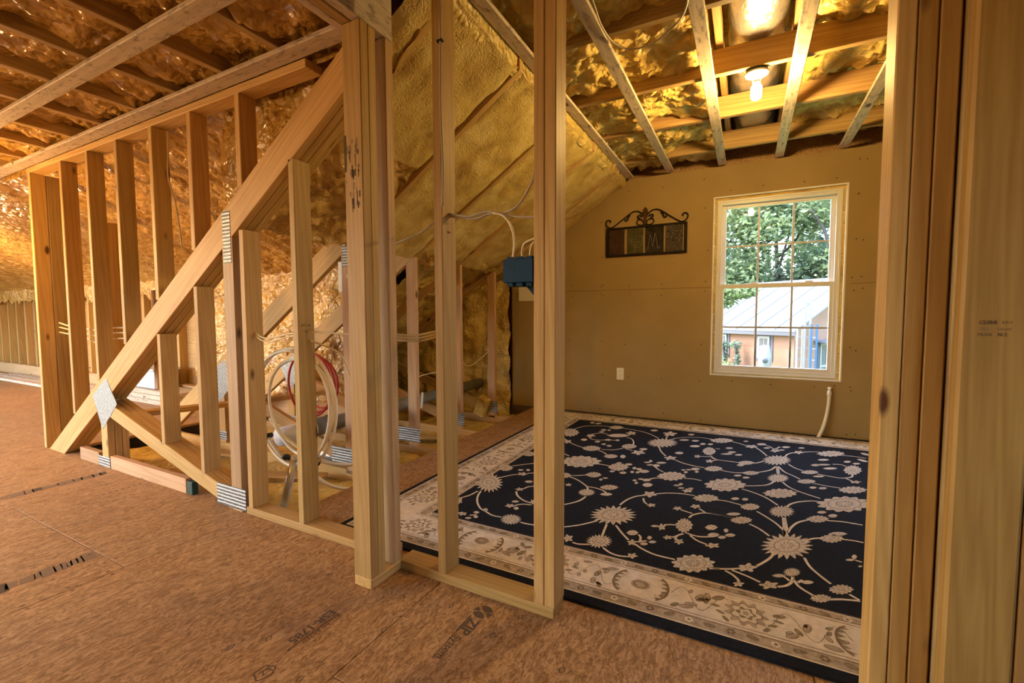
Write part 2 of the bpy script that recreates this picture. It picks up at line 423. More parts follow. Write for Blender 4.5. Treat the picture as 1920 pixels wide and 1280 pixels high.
def diamond(x, y, s, w, parent, rot=0.0):
    o = []; c, sn = math.cos(rot), math.sin(rot)
    v = []
    for q in (s, s - w):
        for dx, dy in ((0, 1.5), (1, 0), (0, -1.5), (-1, 0)):
            a, b = dx * q, dy * q; v.append((x + a * c - b * sn, y + a * sn + b * c, .0006))
    mesh('print', v, [(i, (i + 1) % 4, 4 + (i + 1) % 4, 4 + i) for i in range(4)], 'ink', parent)
for x, y, s in ((-1.19, .93, .010), (-1.10, .80, .010), (-1.03, 1.06, .011), (-.94, 1.21, .010), (-.905, 1.262, .010), (-.70, 1.20, .011), (-1.55, .98, .010), (-1.68, 1.15, .010), (-1.45, 1.20, .010), (-1.40, .78, .011), (-.66, 1.32, .010), (-1.9, 1.05, .010), (-2.0, 1.28, .010), (-1.62, 1.30, .010), (-2.42, 1.26, .010), (-.45, 1.17, .010), (-.50, 1.02, .010), (-1.33, .86, .010)):
    diamond(x, y, s, .003, on_sheet(x, y), random.uniform(-.3, .3))
# round shield stamp near the bottom edge
v, f = tubegeo([Vector((-1.212 + .024 * math.cos(a) * (1 + .12 * math.cos(5 * a)), .767 + .027 * math.sin(a) * (1 + .12 * math.cos(5 * a)), 0)) for a in [2 * math.pi * i / 30 for i in range(30)]], .0022, 4, True)
mesh('print', [(p[0], p[1], max(0, p[2]) * .3) for p in v], f, 'ink', P1)
text('print', 'EZ', .028, (-1.222, .786, 0), DN, RT, 'ink', P1)
# broad worn stencilled bands on the far left sheets
for (x, ya, yb, wd) in ((-3.725, 1.345, .60, .085), (-2.48, .845, .40, .085)):
    y = ya
    while y > yb:
        ln = random.uniform(.018, .05); k = random.uniform(.55, 1)
        par = on_sheet(x, y - .02)
        mesh('print', [(x - wd * k / 2, y, .0006), (x + wd * k / 2, y - .012, .0006), (x + wd * k / 2, y - .012 - ln, .0006), (x - wd * k / 2, y - ln, .0006)], [(3, 2, 1, 0)], 'ink_faint' if random.random() < .85 else 'ink', par)
        y -= ln * random.uniform(.75, 1.1)
for i in range(7):
    x = -3.285 + random.uniform(-.006, .006); y = 1.35 - i * .03; s = on_sheet(x, y)
    mesh('print', [(x - .014, y, .0006), (x + .014, y - .006, .0006), (x + .010, y - .020, .0006), (x - .010, y - .016, .0006)], [(3, 2, 1, 0)], 'ink_faint', s)
# dark nail heads beside the seams
def nails(parent, pts, r=.0045):
    v = []; f = []
    for x, y in pts:
        b = len(v); v += [(x + r * math.cos(a), y + 1.6 * r * math.sin(a), .0008) for a in [math.pi * i / 3 for i in range(6)]]; f.append(tuple(range(b, b + 6)))
    o = mesh('nail_heads', v, f, 'screw', parent); o['kind'] = 'stuff'
nails(FL, [(x + random.uniform(-.01, .01), .848 + s * random.uniform(.012, .025)) for x in [-3.4 + .13 * i for i in range(9)] for s in (-1, 1)] + [(-2.245 + s * .02, .8 - .12 * i) for i in range(4) for s in (-1, 1)])

# ================================================================== roof trusses
def zt(x): return 2.135 + .652 * (x + 1.524)
def truss(label, y0, plies, drop, xr, collar, plates=True):
    T = top('roof_truss', label, 'roof truss', (-2.36, y0, 0))
    ang = math.atan(.652)
    for p in range(plies):
        a = y0 + p * .0405; b = a + .038; dz = -drop
        xl = -4.798 + drop / .652
        prism_xz('rafter', [(xl, 0), (xl + .276, 0), (xr, zt(xr) - .18 + dz), (xr, zt(xr) + dz)], a, b, ang, 'pine', T)
        prism_xz('knee_post', [(-2.412, -.05), (-2.323, -.05), (-2.323, zt(-2.323) - .18 + dz), (-2.412, zt(-2.412) - .18 + dz)], a, b, math.pi / 2, 'pine_red', T)
        prism_xz('short_post', [(-3.895, -.02), (-3.806, -.02), (-3.806, zt(-3.806) - .182 + dz), (-3.895, zt(-3.895) - .182 + dz)], a, b, math.pi / 2, 'pine', T)
        w0 = Vector((-3.80, 0, .452 + dz)); w1 = Vector((-2.415, 0, .012)); d = (w1 - w0).normalized(); nrm = Vector((-d.z, 0, d.x)) * .045
        q = [w0 + nrm * .2, w1 + nrm * 1.6, w1 - nrm * .3, w0 - nrm * 1.8]
        prism_xz('web', [(c.x, c.z) for c in q], a, b, math.atan2(d.z, d.x), 'pine', T)
        if p == 0 and plates:
            ya, yb = a - .0018, a - .0002
            prism_xz('nail_plate', [(-3.78, .62 + dz), (-3.645, .455 + dz), (-3.868, .262 + dz), (-3.99, .485 + dz)], ya, yb, ang, 'nailplate', T, 0)
            if y0 < 2.3: prism_xz('nail_plate', [(-2.40, 1.30 + dz), (-2.335, 1.30 + dz), (-2.335, 1.565 + dz), (-2.40, 1.565 + dz)], ya, yb, math.pi / 2, 'nailplate', T, 0)
            prism_xz('nail_plate', [(-2.545, .01), (-2.29, .01), (-2.29, .125), (-2.545, .125)], ya, yb, math.pi / 2, 'nailplate', T, 0)
            prism_xz('nail_plate', [(-3.95, .005), (-3.79, .005), (-3.79, .075), (-3.95, .075)], ya, yb, math.pi / 2, 'nailplate', T, 0)
    if collar:
        box('collar_tie', -1.06, 2.6, TIE[y0], TIE[y0] + .038, 2.381, 2.521, 'joist', T)
        box('bottom_chord', -4.7, -2.1, y0, y0 + .038, -.11, -.022, 'pine', T)
    return T
truss('triple roof truss built into the left stud wall', 1.385, 3, 0, -1.42, False)
TY = [2.155, 2.80, 3.43, 4.06]
TIE = {2.155: 2.207, 2.80: 2.857, 3.43: 3.470, 4.06: 4.130}
LB = ['roof truss right behind the left stud wall', 'roof truss over the middle of the rug, nearest the lit bulb', 'second roof truss out from the window wall', 'roof truss next to the window wall']
for y, lb in zip(TY, LB): truss(lb, y, 1, -.056, -1.075, True)
# third loose ply seen behind the triple truss
XT = top('rafter_board', 'single sloping rafter close behind the triple truss', 'rafter', (-1.7, 1.56, 1.9))
prism_xz('board', [(-2.32, zt(-2.32) - .122), (-2.32, zt(-2.32) + .03), (-1.1, zt(-1.1) + .02), (-1.1, zt(-1.1) - .122)], 1.535, 1.573, math.atan(.652), 'pine', XT)

# ================================================================== wall_left : studs around the triple truss
WL = top('wall_left', 'open stud wall of pale studs around the big sloping truss', 'stud wall', (-3.3, 1.43, 0), 'structure')
Y0, Y1 = 1.385, 1.474
def zb(x): return zt(x) - .18
def stud(x, z0, z1, mat='pine', y0=Y0, y1=Y1, w=.038, par=None): return box('stud', x, x + w, y0, y1, z0, z1, mat, par or WL, 2)
stud(-4.885, .0, 2.12); stud(-4.885, .0, 2.12, 'joist', Y1 + .002, Y1 + .09)
for x in (-4.325, -3.915, -3.515, -3.095, -2.695, -2.265): stud(x, zt(x) + .005 + .01, 2.12)
stud(-4.10, .55, 1.70, 'pine', 1.52, 1.608)
stud(-3.46, .55, 1.2, 'pine_red', 1.52, 1.608)
for x, zbot in ((-3.105, .262), (-2.695, .128)): stud(x, zbot, zb(x + .019) - .012)
stud(-2.268, .038, zb(-2.268) - .01); stud(-1.878, .038, zb(-1.878) + .02)
box('top_plate', -4.9, -1.74, Y0, Y1, 2.12, 2.158, 'pine', WL, 0)
box('bottom_plate', -2.29, -1.312, Y0, Y1, 0, .038, 'pine', WL, 0)
box('bottom_block', -4.25, -3.955, Y0, Y0 + .038, 0, .09, 'pine_red', WL, 0); box('bottom_block', -3.785, -2.86, Y0, Y0 + .038, 0, .088, 'pine_red', WL, 0)
box('tape', -2.858, -2.80, Y0 + .002, Y0 + .036, 0, .075, 'ink_green', WL, 0)
for x, z in ((-1.840, .02), (-2.23, .02)): pass
# ledgers seen between the trusses
beam('cross_brace', (-4.0, 1.58, .31), (-3.55, 2.25, .335), .089, .038, (1, -.4, 0), 'pine', WL)
beam('cross_brace', (-3.55, 2.25, .335), (-3.3, 2.81, .35), .089, .038, (1, -.4, 0), 'pine', WL)
text('print', 'SPF 2x4', .016, (-1.8395, 1.40, .98), (0, 1, 0), (0, 0, 1), 'ink', WL); text('print', 'KD-HT', .013, (-1.8395, 1.41, .955), (0, 1, 0), (0, 0, 1), 'ink_faint', WL)

# ================================================================== corner post and header
WC = top('wall_corner', 'cluster of studs on a short plate holding up the header', 'stud wall', (-1.267, 1.28, 0), 'structure')
box('bottom_plate', -1.311, -1.222, 1.198, 1.368, 0, .038, 'pine', WC, 1)
box('stud', -1.311, -1.222, 1.198, 1.236, .038, 2.068, 'pine', WC, 2); box('stud', -1.309, -1.224, 1.2375, 1.2755, .038, 2.068, 'pine', WC, 2)
box('stud', -1.312, -1.223, 1.322, 1.364, .038, 2.068, 'pine_red', WC, 2)
box('stud', -1.402, -1.313, 1.30, 1.338, .038, 2.068, 'pine', WC, 2)
HB = top('header_beam', 'doubled header beam resting on the corner stud cluster', 'beam', (-1.267, 0, 2.07), 'structure')
box('ply', -1.311, -1.269, -2.55, 1.366, 2.07, 2.30, 'joist', HB, 1); box('ply', -1.266, -1.224, -2.55, 1.366, 2.07, 2.30, 'strip', HB, 1); box('ply', -1.352, -1.314, -2.55, 1.30, 2.072, 2.16, 'strip', HB, 1)
for i in range(36):      # printed stamp and dark rub marks on the corner stud
    pass
text('print', '|||  ||', .03, (-1.30, 1.1978, 1.62), (1, 0, 0), (0, 0, 1), 'ink', WC, lift=.0004)
for i in range(34):
    x = -1.305 + random.random() * .066; z = 1.40 + random.random() * .25
    box('smudge', x, x + random.uniform(.0015, .006), 1.1972, 1.1979, z, z + random.uniform(.008, .045), 'ink' if i % 3 else 'ink_faint', WC, ch=0)
box('smudge', -1.3105, -1.300, 1.1972, 1.1979, 1.55, 1.68, 'ink', WC, ch=0)

# ================================================================== partition with the doorway
WP = top('wall_front', 'open stud partition with a doorway between wing and rug room', 'stud wall', (-.4, 1.40, 0), 'structure')
box('bottom_plate', -1.236, -.552, 1.358, 1.447, 0, .038, 'pine', WP, 0)
box('stud', -1.034, -.996, 1.358, 1.447, .038, 2.40, 'pine', WP, 2)
box('stud', -.628, -.5895, 1.358, 1.447, .038, 2.40, 'pine', WP, 2); box('stud', -.588, -.5495, 1.358, 1.447, .038, 2.40, 'pine', WP, 2)
JX = [(.290, .3265), (.3285, .3645), (.3665, .4035)]
for i, (a, b) in enumerate(JX): box('stud', a, b, 1.358 + .001 * i, 1.447, 0, 2.40, 'jamb' if i else 'pine', WP, 2)
box('stud', .4085, .5235, 1.305, 1.343, 0, 2.40, 'jamb', WP, 2, .006); box('stud', .5265, .66, 1.309, 1.347, 0, 2.40, 'jamb', WP, 2)
box('stud', .4085, .70, 1.349, 1.447, 0, 2.40, 'joist', WP, 2)
box('stud', .70, 2.64, 1.38, 1.447, 0, 2.40, 'joist', WP, 2, label='board sheathing beyond the doorway jamb')
box('top_plate', -1.22, 2.64, 1.358, 1.447, 2.40, 2.44, 'pine', WP, 0)
text('print', 'CLIRA', .0115, (.4365, 1.3046, 1.008), (1, 0, 0), (0, 0, 1), 'ink', WP, shear=.3, lift=.0004, space=.9); text('print', 'S-P-F', .0075, (.4735, 1.3046, 1.009), (1, 0, 0), (0, 0, 1), 'ink', WP, lift=.0004)
text('print', '22%', .009, (.440, 1.3046, .995), (1, 0, 0), (0, 0, 1), 'ink_faint', WP, lift=.0004); text('print', 'KD-HT', .0075, (.4665, 1.3046, .995), (1, 0, 0), (0, 0, 1), 'ink_faint', WP, lift=.0004)
text('print', 'NLGA', .0085, (.4365, 1.3046, .9835), (1, 0, 0), (0, 0, 1), 'ink', WP, lift=.0004); text('print', 'N.2', .010, (.4675, 1.3046, .983), (1, 0, 0), (0, 0, 1), 'ink', WP, lift=.0004)
text('print', 'S-P-F', .013, (-.9957, 1.372, 1.365), (0, 1, 0), (0, 0, 1), 'ink_faint', WP, lift=.0004); text('print', '1807', .013, (-.9957, 1.385, 1.335), (0, 1, 0), (0, 0, 1), 'ink', WP, lift=.0004)

# ================================================================== window wall
YW = 4.50
WB = top('wall_back', 'tan gypsum board wall with the window and dark screw heads', 'wall', (0, YW, 0), 'structure')
HX0, HX1, HZ0, HZ1 = -.285, .701, .477, 2.081
def panel(poly, mat='drywall'):
    v = [(x, YW, z) for x, z in poly] + [(x, YW + .0125, z) for x, z in poly]; n = len(poly)
    bm = bmesh.new(); a = [bm.verts.new(q) for q in v[:n]]; b = [bm.verts.new(q) for q in v[n:]]
    bm.faces.new(a); bm.faces.new(b[::-1])
    for i in range(n):
        j = (i + 1) % n; bm.faces.new((a[j], a[i], b[i], b[j]))
    bmesh.ops.recalc_face_normals(bm, faces=bm.faces[:]); bmesh.ops.triangulate(bm, faces=bm.faces[:])
    me = bpy.data.meshes.new('gypsum_sheet'); bm.to_mesh(me); bm.free(); return link('gypsum_sheet', me, mat, WB)
ZJ = 1.2785
panel([(-2.345, .012), (2.64, .012), (2.64, ZJ - .0013), (HX1, ZJ - .0013), (HX1, HZ0), (HX0, HZ0), (HX0, ZJ - .0013), (-2.345, ZJ - .0013)])
panel([(-2.345, ZJ + .0013), (HX0, ZJ + .0013), (HX0, HZ1), (HX1, HZ1), (HX1, ZJ + .0013), (2.64, ZJ + .0013), (2.64, 2.352), (-1.045, 2.352), (-2.345, 1.545)])
sh = []
def sheath(x0, x1, z0, z1): box('sheathing', x0, x1, YW + .10, YW + .16, z0, z1, 'osb', WB, ch=0)
sheath(-5.7, HX0, -.3, 2.95); sheath(HX1, 2.75, -.3, 2.95); sheath(HX0, HX1, -.3, HZ0); sheath(HX0, HX1, HZ1, 2.95)
for x in (-2.33, -1.9, -1.5, -1.1, -.7, -.325, .703, 1.1, 1.5, 1.9, 2.3): box('stud', x, x + .038, YW + .0135, YW + .0995, .04, 2.35 if x > -1.05 else 2.35 + .62 * (x + 1.05), 'pine', WB, 2)
# screw heads
v = []; f = []
pts = []
for x in (-2.05, -1.63, -1.32, -1.05, -.72, -.35, .745, .80, 1.1):
    for z in (.06, .42, .75, 1.235, 1.325, 1.62, 1.98, 2.25):
        if HX0 - .03 < x < HX1 + .03 and HZ0 - .05 < z < HZ1 + .05: continue
        if z > 2.36 + .61 * (x + 1.02) - .08: continue
        pts.append((x + random.uniform(-.03, .03), z + random.uniform(-.02, .02)))
pts += [(-.1, .43), (.2, .42), (.52, .42), (.66, .44), (-.15, 2.13), (.1, 2.14), (.4, 2.13), (.62, 2.13), (-1.32, 1.24), (-1.32, 1.32)]
for x, z in pts:
    b = len(v); r = .0055; v += [(x + r * math.cos(a), YW - .0006, z + r * math.sin(a)) for a in [math.pi * i / 4 for i in range(8)]]; f.append(tuple(range(b, b + 8))[::-1])
o = mesh('screw_heads', v, f, 'screw', WB); o['kind'] = 'stuff'

# ---- double hung window
WD = top('window_1', 'white double hung window with divided panes in the tan wall', 'window', ((HX0 + HX1) / 2, YW, HZ0), 'structure')
def ring(name, x0, x1, z0, z1, w, y0, y1, mat, wb=None, wt=None, ch=.002, par=None):
    wb = w if wb is None else wb; wt = w if wt is None else wt; par = par or WD
    box(name, x0, x0 + w, y0, y1, z0, z1, mat, par, 2, ch); box(name, x1 - w, x1, y0, y1, z0, z1, mat, par, 2, ch)
    box(name, x0 + w, x1 - w, y0, y1, z0, z0 + wb, mat, par, 0, ch); box(name, x0 + w, x1 - w, y0, y1, z1 - wt, z1, mat, par, 0, ch)
ring('board_edge', HX0 - .004, HX1 + .004, HZ0 - .004, HZ1 + .004, .013, YW - .003, YW + .014, 'edge')
ring('foam_gap', HX0 + .009, HX1 - .009, HZ0 + .009, HZ1 - .009, .024, YW + .02, YW + .09, 'foam')
ring('frame', HX0 + .03, HX1 - .03, HZ0 + .018, HZ1 - .03, .040, YW + .022, YW + .10, 'white')
ring('frame_lip', HX0 + .03, HX1 - .03, HZ0 + .018, HZ1 - .03, .016, YW + .014, YW + .022, 'white')
fx0, fx1 = HX0 + .068, HX1 - .068
zm = 1.28
ring('sash', fx0 + .002, fx1 - .002, zm - .012, HZ1 - .066, .034, YW + .062, YW + .090, 'white')
ring('sash', fx0 - .012, fx1 + .012, HZ0 + .045, zm + .022, .040, YW + .030, YW + .060, 'white', wb=.045, wt=.038)
def panes(x0, x1, z0, z1, y):
    mesh('glass', [(x0, y, z0), (x1, y, z0), (x1, y, z1), (x0, y, z1)], [(0, 1, 2, 3)], 'glass', WD)
    for k in (1, 2): x = x0 + (x1 - x0) * k / 3; box('grille_bar', x - .008, x + .008, y + .004, y + .012, z0, z1, 'white', WD, 2, .001)
    z = (z0 + z1) / 2; box('grille_bar', x0, x1, y + .0045, y + .0115, z - .008, z + .008, 'white', WD, 0, .001)
panes(fx0 + .036, fx1 - .036, zm + .022, HZ1 - .100, YW + .070)
panes(fx0 + .028, fx1 - .028, HZ0 + .090, zm - .016, YW + .040)
for x in (.02, .43): box('sash_lock', x, x + .06, YW + .034, YW + .056, zm + .022, zm + .034, 'white', WD, 0)

# ================================================================== room ceiling
def flush(x): return 2.345 + .652 * (x + 1.03)
CE = top('ceiling', 'room ceiling of furring strips under foam filled joist bays', 'ceiling', (0, 3, 2.36), 'structure')
for x in (-1.04, -.665, -.225, .213, .655, 1.10, 1.54, 1.98, 2.42):
    box('furring_strip', x - .033, x + .033, 1.45, 4.498, 2.360, 2.379, 'strip', CE, 1)
def rf(x, y):
    if x < -1.078: return flush(x) - .01
    if x < 0: base = 2.415 + .055 * max(0, min(1, (x + 1.1) / 1.0))
    else: base = 2.51
    k = max(0, min(1, (.26 - abs(x - .02)) / .07)); base += (2.80 - base) * k * k * (3 - 2 * k)
    return base + .075 * turb(x, y, 1, 2.4, 3) - .055 * (abs(turb(x, y, 4, 6.0, 2)) - .25) - .030 * (abs(turb(x, y, 9, 15, 2)) - .2)
ys = [1.36] + [TIE[t] for t in TY] + [4.51]
for a, b in zip(ys[:-1], ys[1:]):
    o = field('spray_foam', -1.12, 2.66, a + .002, b, .015, rf, 'foam', CE, True)

# ================================================================== sloped ceilings
SL = top('ceiling_slope', 'sloped foam ceiling falling from the room ceiling to the eave', 'ceiling', (-2.3, 2.5, 1.5), 'structure')
def flush(x): return 2.345 + .652 * (x + 1.03)
def cross(x, y): return 2.24 - .47 * (y - 1.40)
def bay(y):
    ys = [1.385, 1.555] + TY + [4.5]
    for a, b in zip(ys[:-1], ys[1:]):
        if a <= y <= b: return min(1, min(abs(y - a - .02), abs(b - y)) / .05)
    return 1
def s_in(x, y):          # trimmed foam between the rafters, seen from the room
    return flush(x) - .012 + .020 * (1 - bay(y)) + .022 * turb(x, y, 3, 2.4) + .010 * turb(x, y, 6, 11, 3)
def s_out(x, y):         # rough foam behind the knee posts
    t = max(0, min(1, (-2.33 - x) / .15))
    z = flush(x) + .10 * t
    n = .055 * turb(x, y, 5, 3.2) - .055 * abs(turb(x, y, 8, 6.5, 3)) - .03 * abs(turb(x, y, 2, 16, 2))
    return z, n
def s_a(x, y):
    z, n = s_out(x, y); c = cross(x, y)
    if c > z:
        k = .034 * turb(x * 3.6, y * .35, 3, 3.0, 4) + .022 * turb(x, y, 1, 2.2) - .03 * abs(turb(x, y, 8, 6.5, 3)) * max(0, min(1, (x + 5.2) / 1.2))
        return c + k
    return z + n
def s_b(x, y):
    z, n = s_out(x, y); return z + n
ysl = [1.40, 1.555] + TY + [4.50]
def s_rough(x, y):       # lumpy foam in the first bay, behind the corner studs
    t = max(0, min(1, (-1.72 - x) / .12))
    return s_in(x, y) * (1 - t) + t * (flush(x) + .02 + .045 * turb(x, y, 5, 4.0) - .06 * abs(turb(x, y, 8, 7.5, 3)) - .03 * abs(turb(x, y, 2, 16, 2)))
for a, b in zip(ysl[:-1], ysl[1:]):
    if b < 2.2:
        field('spray_foam', -1.72, -1.078, a, b, .022, s_in, 'foam_flush', SL, True); field('spray_foam', -2.34, -1.72, a, b, .016, s_rough, 'foam_wing', SL, True)
    else: field('spray_foam', -2.34, -1.078, a, b, .022, s_in, 'foam_flush', SL, True)
field('spray_foam', -5.6, -2.25, 1.42, 3.06, .019, s_a, 'foam_wing', SL, True)
field('spray_foam', -5.6, -2.25, 3.06, 4.50, .026, s_b, 'foam', SL, True)
field('spray_foam', -14.3, -5.58, 1.42, 3.10, .045, s_a, 'foam_wing', SL, True)
def vfoam(name, x0, x1, z0, z1, y, step, amp, mat, parent, seed):
    nx = int((x1 - x0) / step) + 1; nz = int((z1 - z0) / step) + 1; v = []; f = []
    for j in range(nz):
        z = z0 + (z1 - z0) * j / (nz - 1)
        for i in range(nx):
            x = x0 + (x1 - x0) * i / (nx - 1); v.append((x, y + amp * (turb(x, seed, z, 4) - .7 * abs(turb(x, seed + 3, z, 7, 3))), z))
    for j in range(nz - 1):
        for i in range(nx - 1):
            a = j * nx + i; f.append((a, a + nx, a + nx + 1, a + 1)[::-1])
    return mesh(name, v, f, mat, parent, True)
vfoam('spray_foam', -5.6, -2.35, -.2, 1.6, 4.44, .03, .06, 'foam', SL, 2)
def gable_foam():
    v = []; f = []; nx = 60; nz = 16
    for j in range(nz):
        for i in range(nx):
            x = -2.62 + 1.40 * i / (nx - 1); z0 = flush(x) - .03; z = z0 + (2.34 - z0) * j / (nz - 1)
            v.append((x, 1.535 + .03 * turb(x, 1, z, 4) - .03 * abs(turb(x, 4, z, 8, 3)), z))
    for j in range(nz - 1):
        for i in range(nx - 1):
            a = j * nx + i; f.append((a, a + 1, a + nx + 1, a + nx))
    mesh('spray_foam', v, f, 'foam_wing', SL, True)
gable_foam()

# ================================================================== far knee wall of the wing
WF = top('wall_far', 'low far knee wall of studs below the sloped foam', 'stud wall', (-9, 3.05, 0), 'structure')
box('bottom_plate', -13.9, -3.35, 3.00, 3.089, 0, .18, 'pine_red', WF, 0)
x = -13.7
while x < -3.4:
    box('stud', x, x + .038, 3.04, 3.129, .18, 1.62, 'pine', WF, 2, ch=.002); x += .41
box('sheathing', -14.3, -3.3, 3.13, 3.16, -.3, 2.95, 'joist', WF, ch=0)
for i in range(4): pass
def lip(x, z0): return 0
nv = []; nf = []
k = 0
xs = [-14 + .05 * i for i in range(214)]
for i, x in enumerate(xs):
    zl = 1.30 + .10 * turb(x, 1, 1, 4) - .06 * abs(turb(x, 3, 3, 8, 3))
    for j in range(5):
        t = j / 4; nv.append((x, 3.03 - .03 * math.sin(t * 3.1) + .02 * turb(x, t, 5, 9, 3), zl + (1.58 - zl) * t))
for i in range(len(xs) - 1):
    for j in range(4):
        a = i * 5 + j; nf.append((a, a + 5, a + 6, a + 1))
mesh('spray_foam', nv, nf, 'foam_wing', WF, True)

vfoam('spray_foam', -5.9, -3.32, .16, 1.55, 3.03, .025, .055, 'foam_wing', WF, 9)
# ================================================================== wing ceiling
CW = top('ceiling_wing', 'wing ceiling with joists, grey furring strips and amber foam', 'ceiling', (-4, 0, 2.16), 'structure')
xj = [-1.42 - .4105 * k for k in range(31)]
for i, x in enumerate(xj): box('joist', x - .019, x + .019, -2.58, 1.42, 2.181, 2.325, 'joist', CW, 1)
for x in (-.85, -.44, -.03, .38, .79, 1.2, 1.61, 2.02, 2.43): box('joist', x - .019, x + .019, -2.58, 1.355, 2.381, 2.525, 'joist', CW, 1)
for y in (.962, .55, .14, -.27, -.68, -1.09, -1.5, -1.91, -2.32): box('furring_strip', -14.1, -1.354, y, y + .075, 2.160, 2.180, 'strip', CW, 0)
box('furring_strip', -4.86, -1.354, 1.306, 1.386, 2.160, 2.1805, 'strip', CW, 0); box('furring_strip', -14.1, -4.865, 1.30, 1.386, 2.1595, 2.180, 'strip', CW, 0)
def wf(x, y):
    return 2.245 + .035 * max(0, min(1, (-2.6 - x) / 1.2)) * max(0, min(1, (1.25 - y) / .8)) + .038 * turb(x, y * .8, 1, 3.0) - .050 * abs(turb(x * 1.6, y * .8, 4, 6.5, 3)) - .028 * abs(turb(x, y, 9, 17, 2))
for i, (a, b) in enumerate(zip(xj[1:], xj[:-1])):
    st = .017 if a > -5.0 else .05
    field('spray_foam', a + .015, b - .015, -2.58 if a > -5 else -1, 1.42, st, wf, 'foam_wing', CW, True)
vfoam('spray_foam', -5.6, -1.30, 2.155, 2.36, 1.445, .03, .02, 'foam_wing', CW, 6)
field('spray_foam', -1.42, 2.66, -2.58, 1.36, .06, lambda x, y: 2.52 + .04 * turb(x, y, 1, 3), 'foam', CW, True)

# ================================================================== shell behind the viewer
RD = top('sun_cover_slab', 'unseen flat slab added above the ceiling foam to keep sun out', 'roof', (-5, 1, 2.95), 'structure'); box('deck', -14.35, 2.8, -2.85, 4.7, 2.95, 3.02, 'osb', RD, ch=0)  # flat cover added to block sun and sky over the whole interior
WR = top('wall_rear', 'rear board wall with a window opening widened for daylight behind the viewer', 'wall', (-5, -2.65, 0), 'structure')
def hole_wall(parent, horiz, a0, a1, c0, c1, z1, holes):
    cur = a0
    def add(p, q, z0, zz):
        if q - p < .001: return
        if horiz: box('gypsum_sheet', p, q, c0, c1, z0, zz, 'drywall', parent, ch=0)
        else: box('gypsum_sheet', c0, c1, p, q, z0, zz, 'drywall', parent, ch=0)
    for h0, h1, hz0, hz1 in holes:
        add(cur, h0, 0, z1); add(h0, h1, 0, hz0); add(h0, h1, hz1, z1); cur = h1
    add(cur, a1, 0, z1)
hole_wall(WR, True, -14.3, 2.75, -2.7, -2.6, 2.95, [(-12.5, -4.4, .05, 2.14)])  # opening stretched well past window size to let in more daylight
WE = top('wall_end', 'end board wall of the wing with a window opening', 'wall', (-14.25, 0, 0), 'structure')
hole_wall(WE, False, -2.7, 3.16, -14.3, -14.2, 2.95, [(-.9, .7, .6, 2.0)])
WX = top('wall_right', 'tan gypsum board wall closing the rug room on the right', 'wall', (2.68, 1, 0), 'structure')
hole_wall(WX, False, -2.7, 4.6, 2.65, 2.75, 2.95, [(-.9, .0, .8, 1.8)])
WO = top('wall_eave', 'board wall closing the low eave', 'wall', (-5.65, 3.8, 0), 'structure'); box('sheathing', -5.7, -5.62, 3.14, 4.6, -.3, 2.95, 'osb', WO, ch=0)
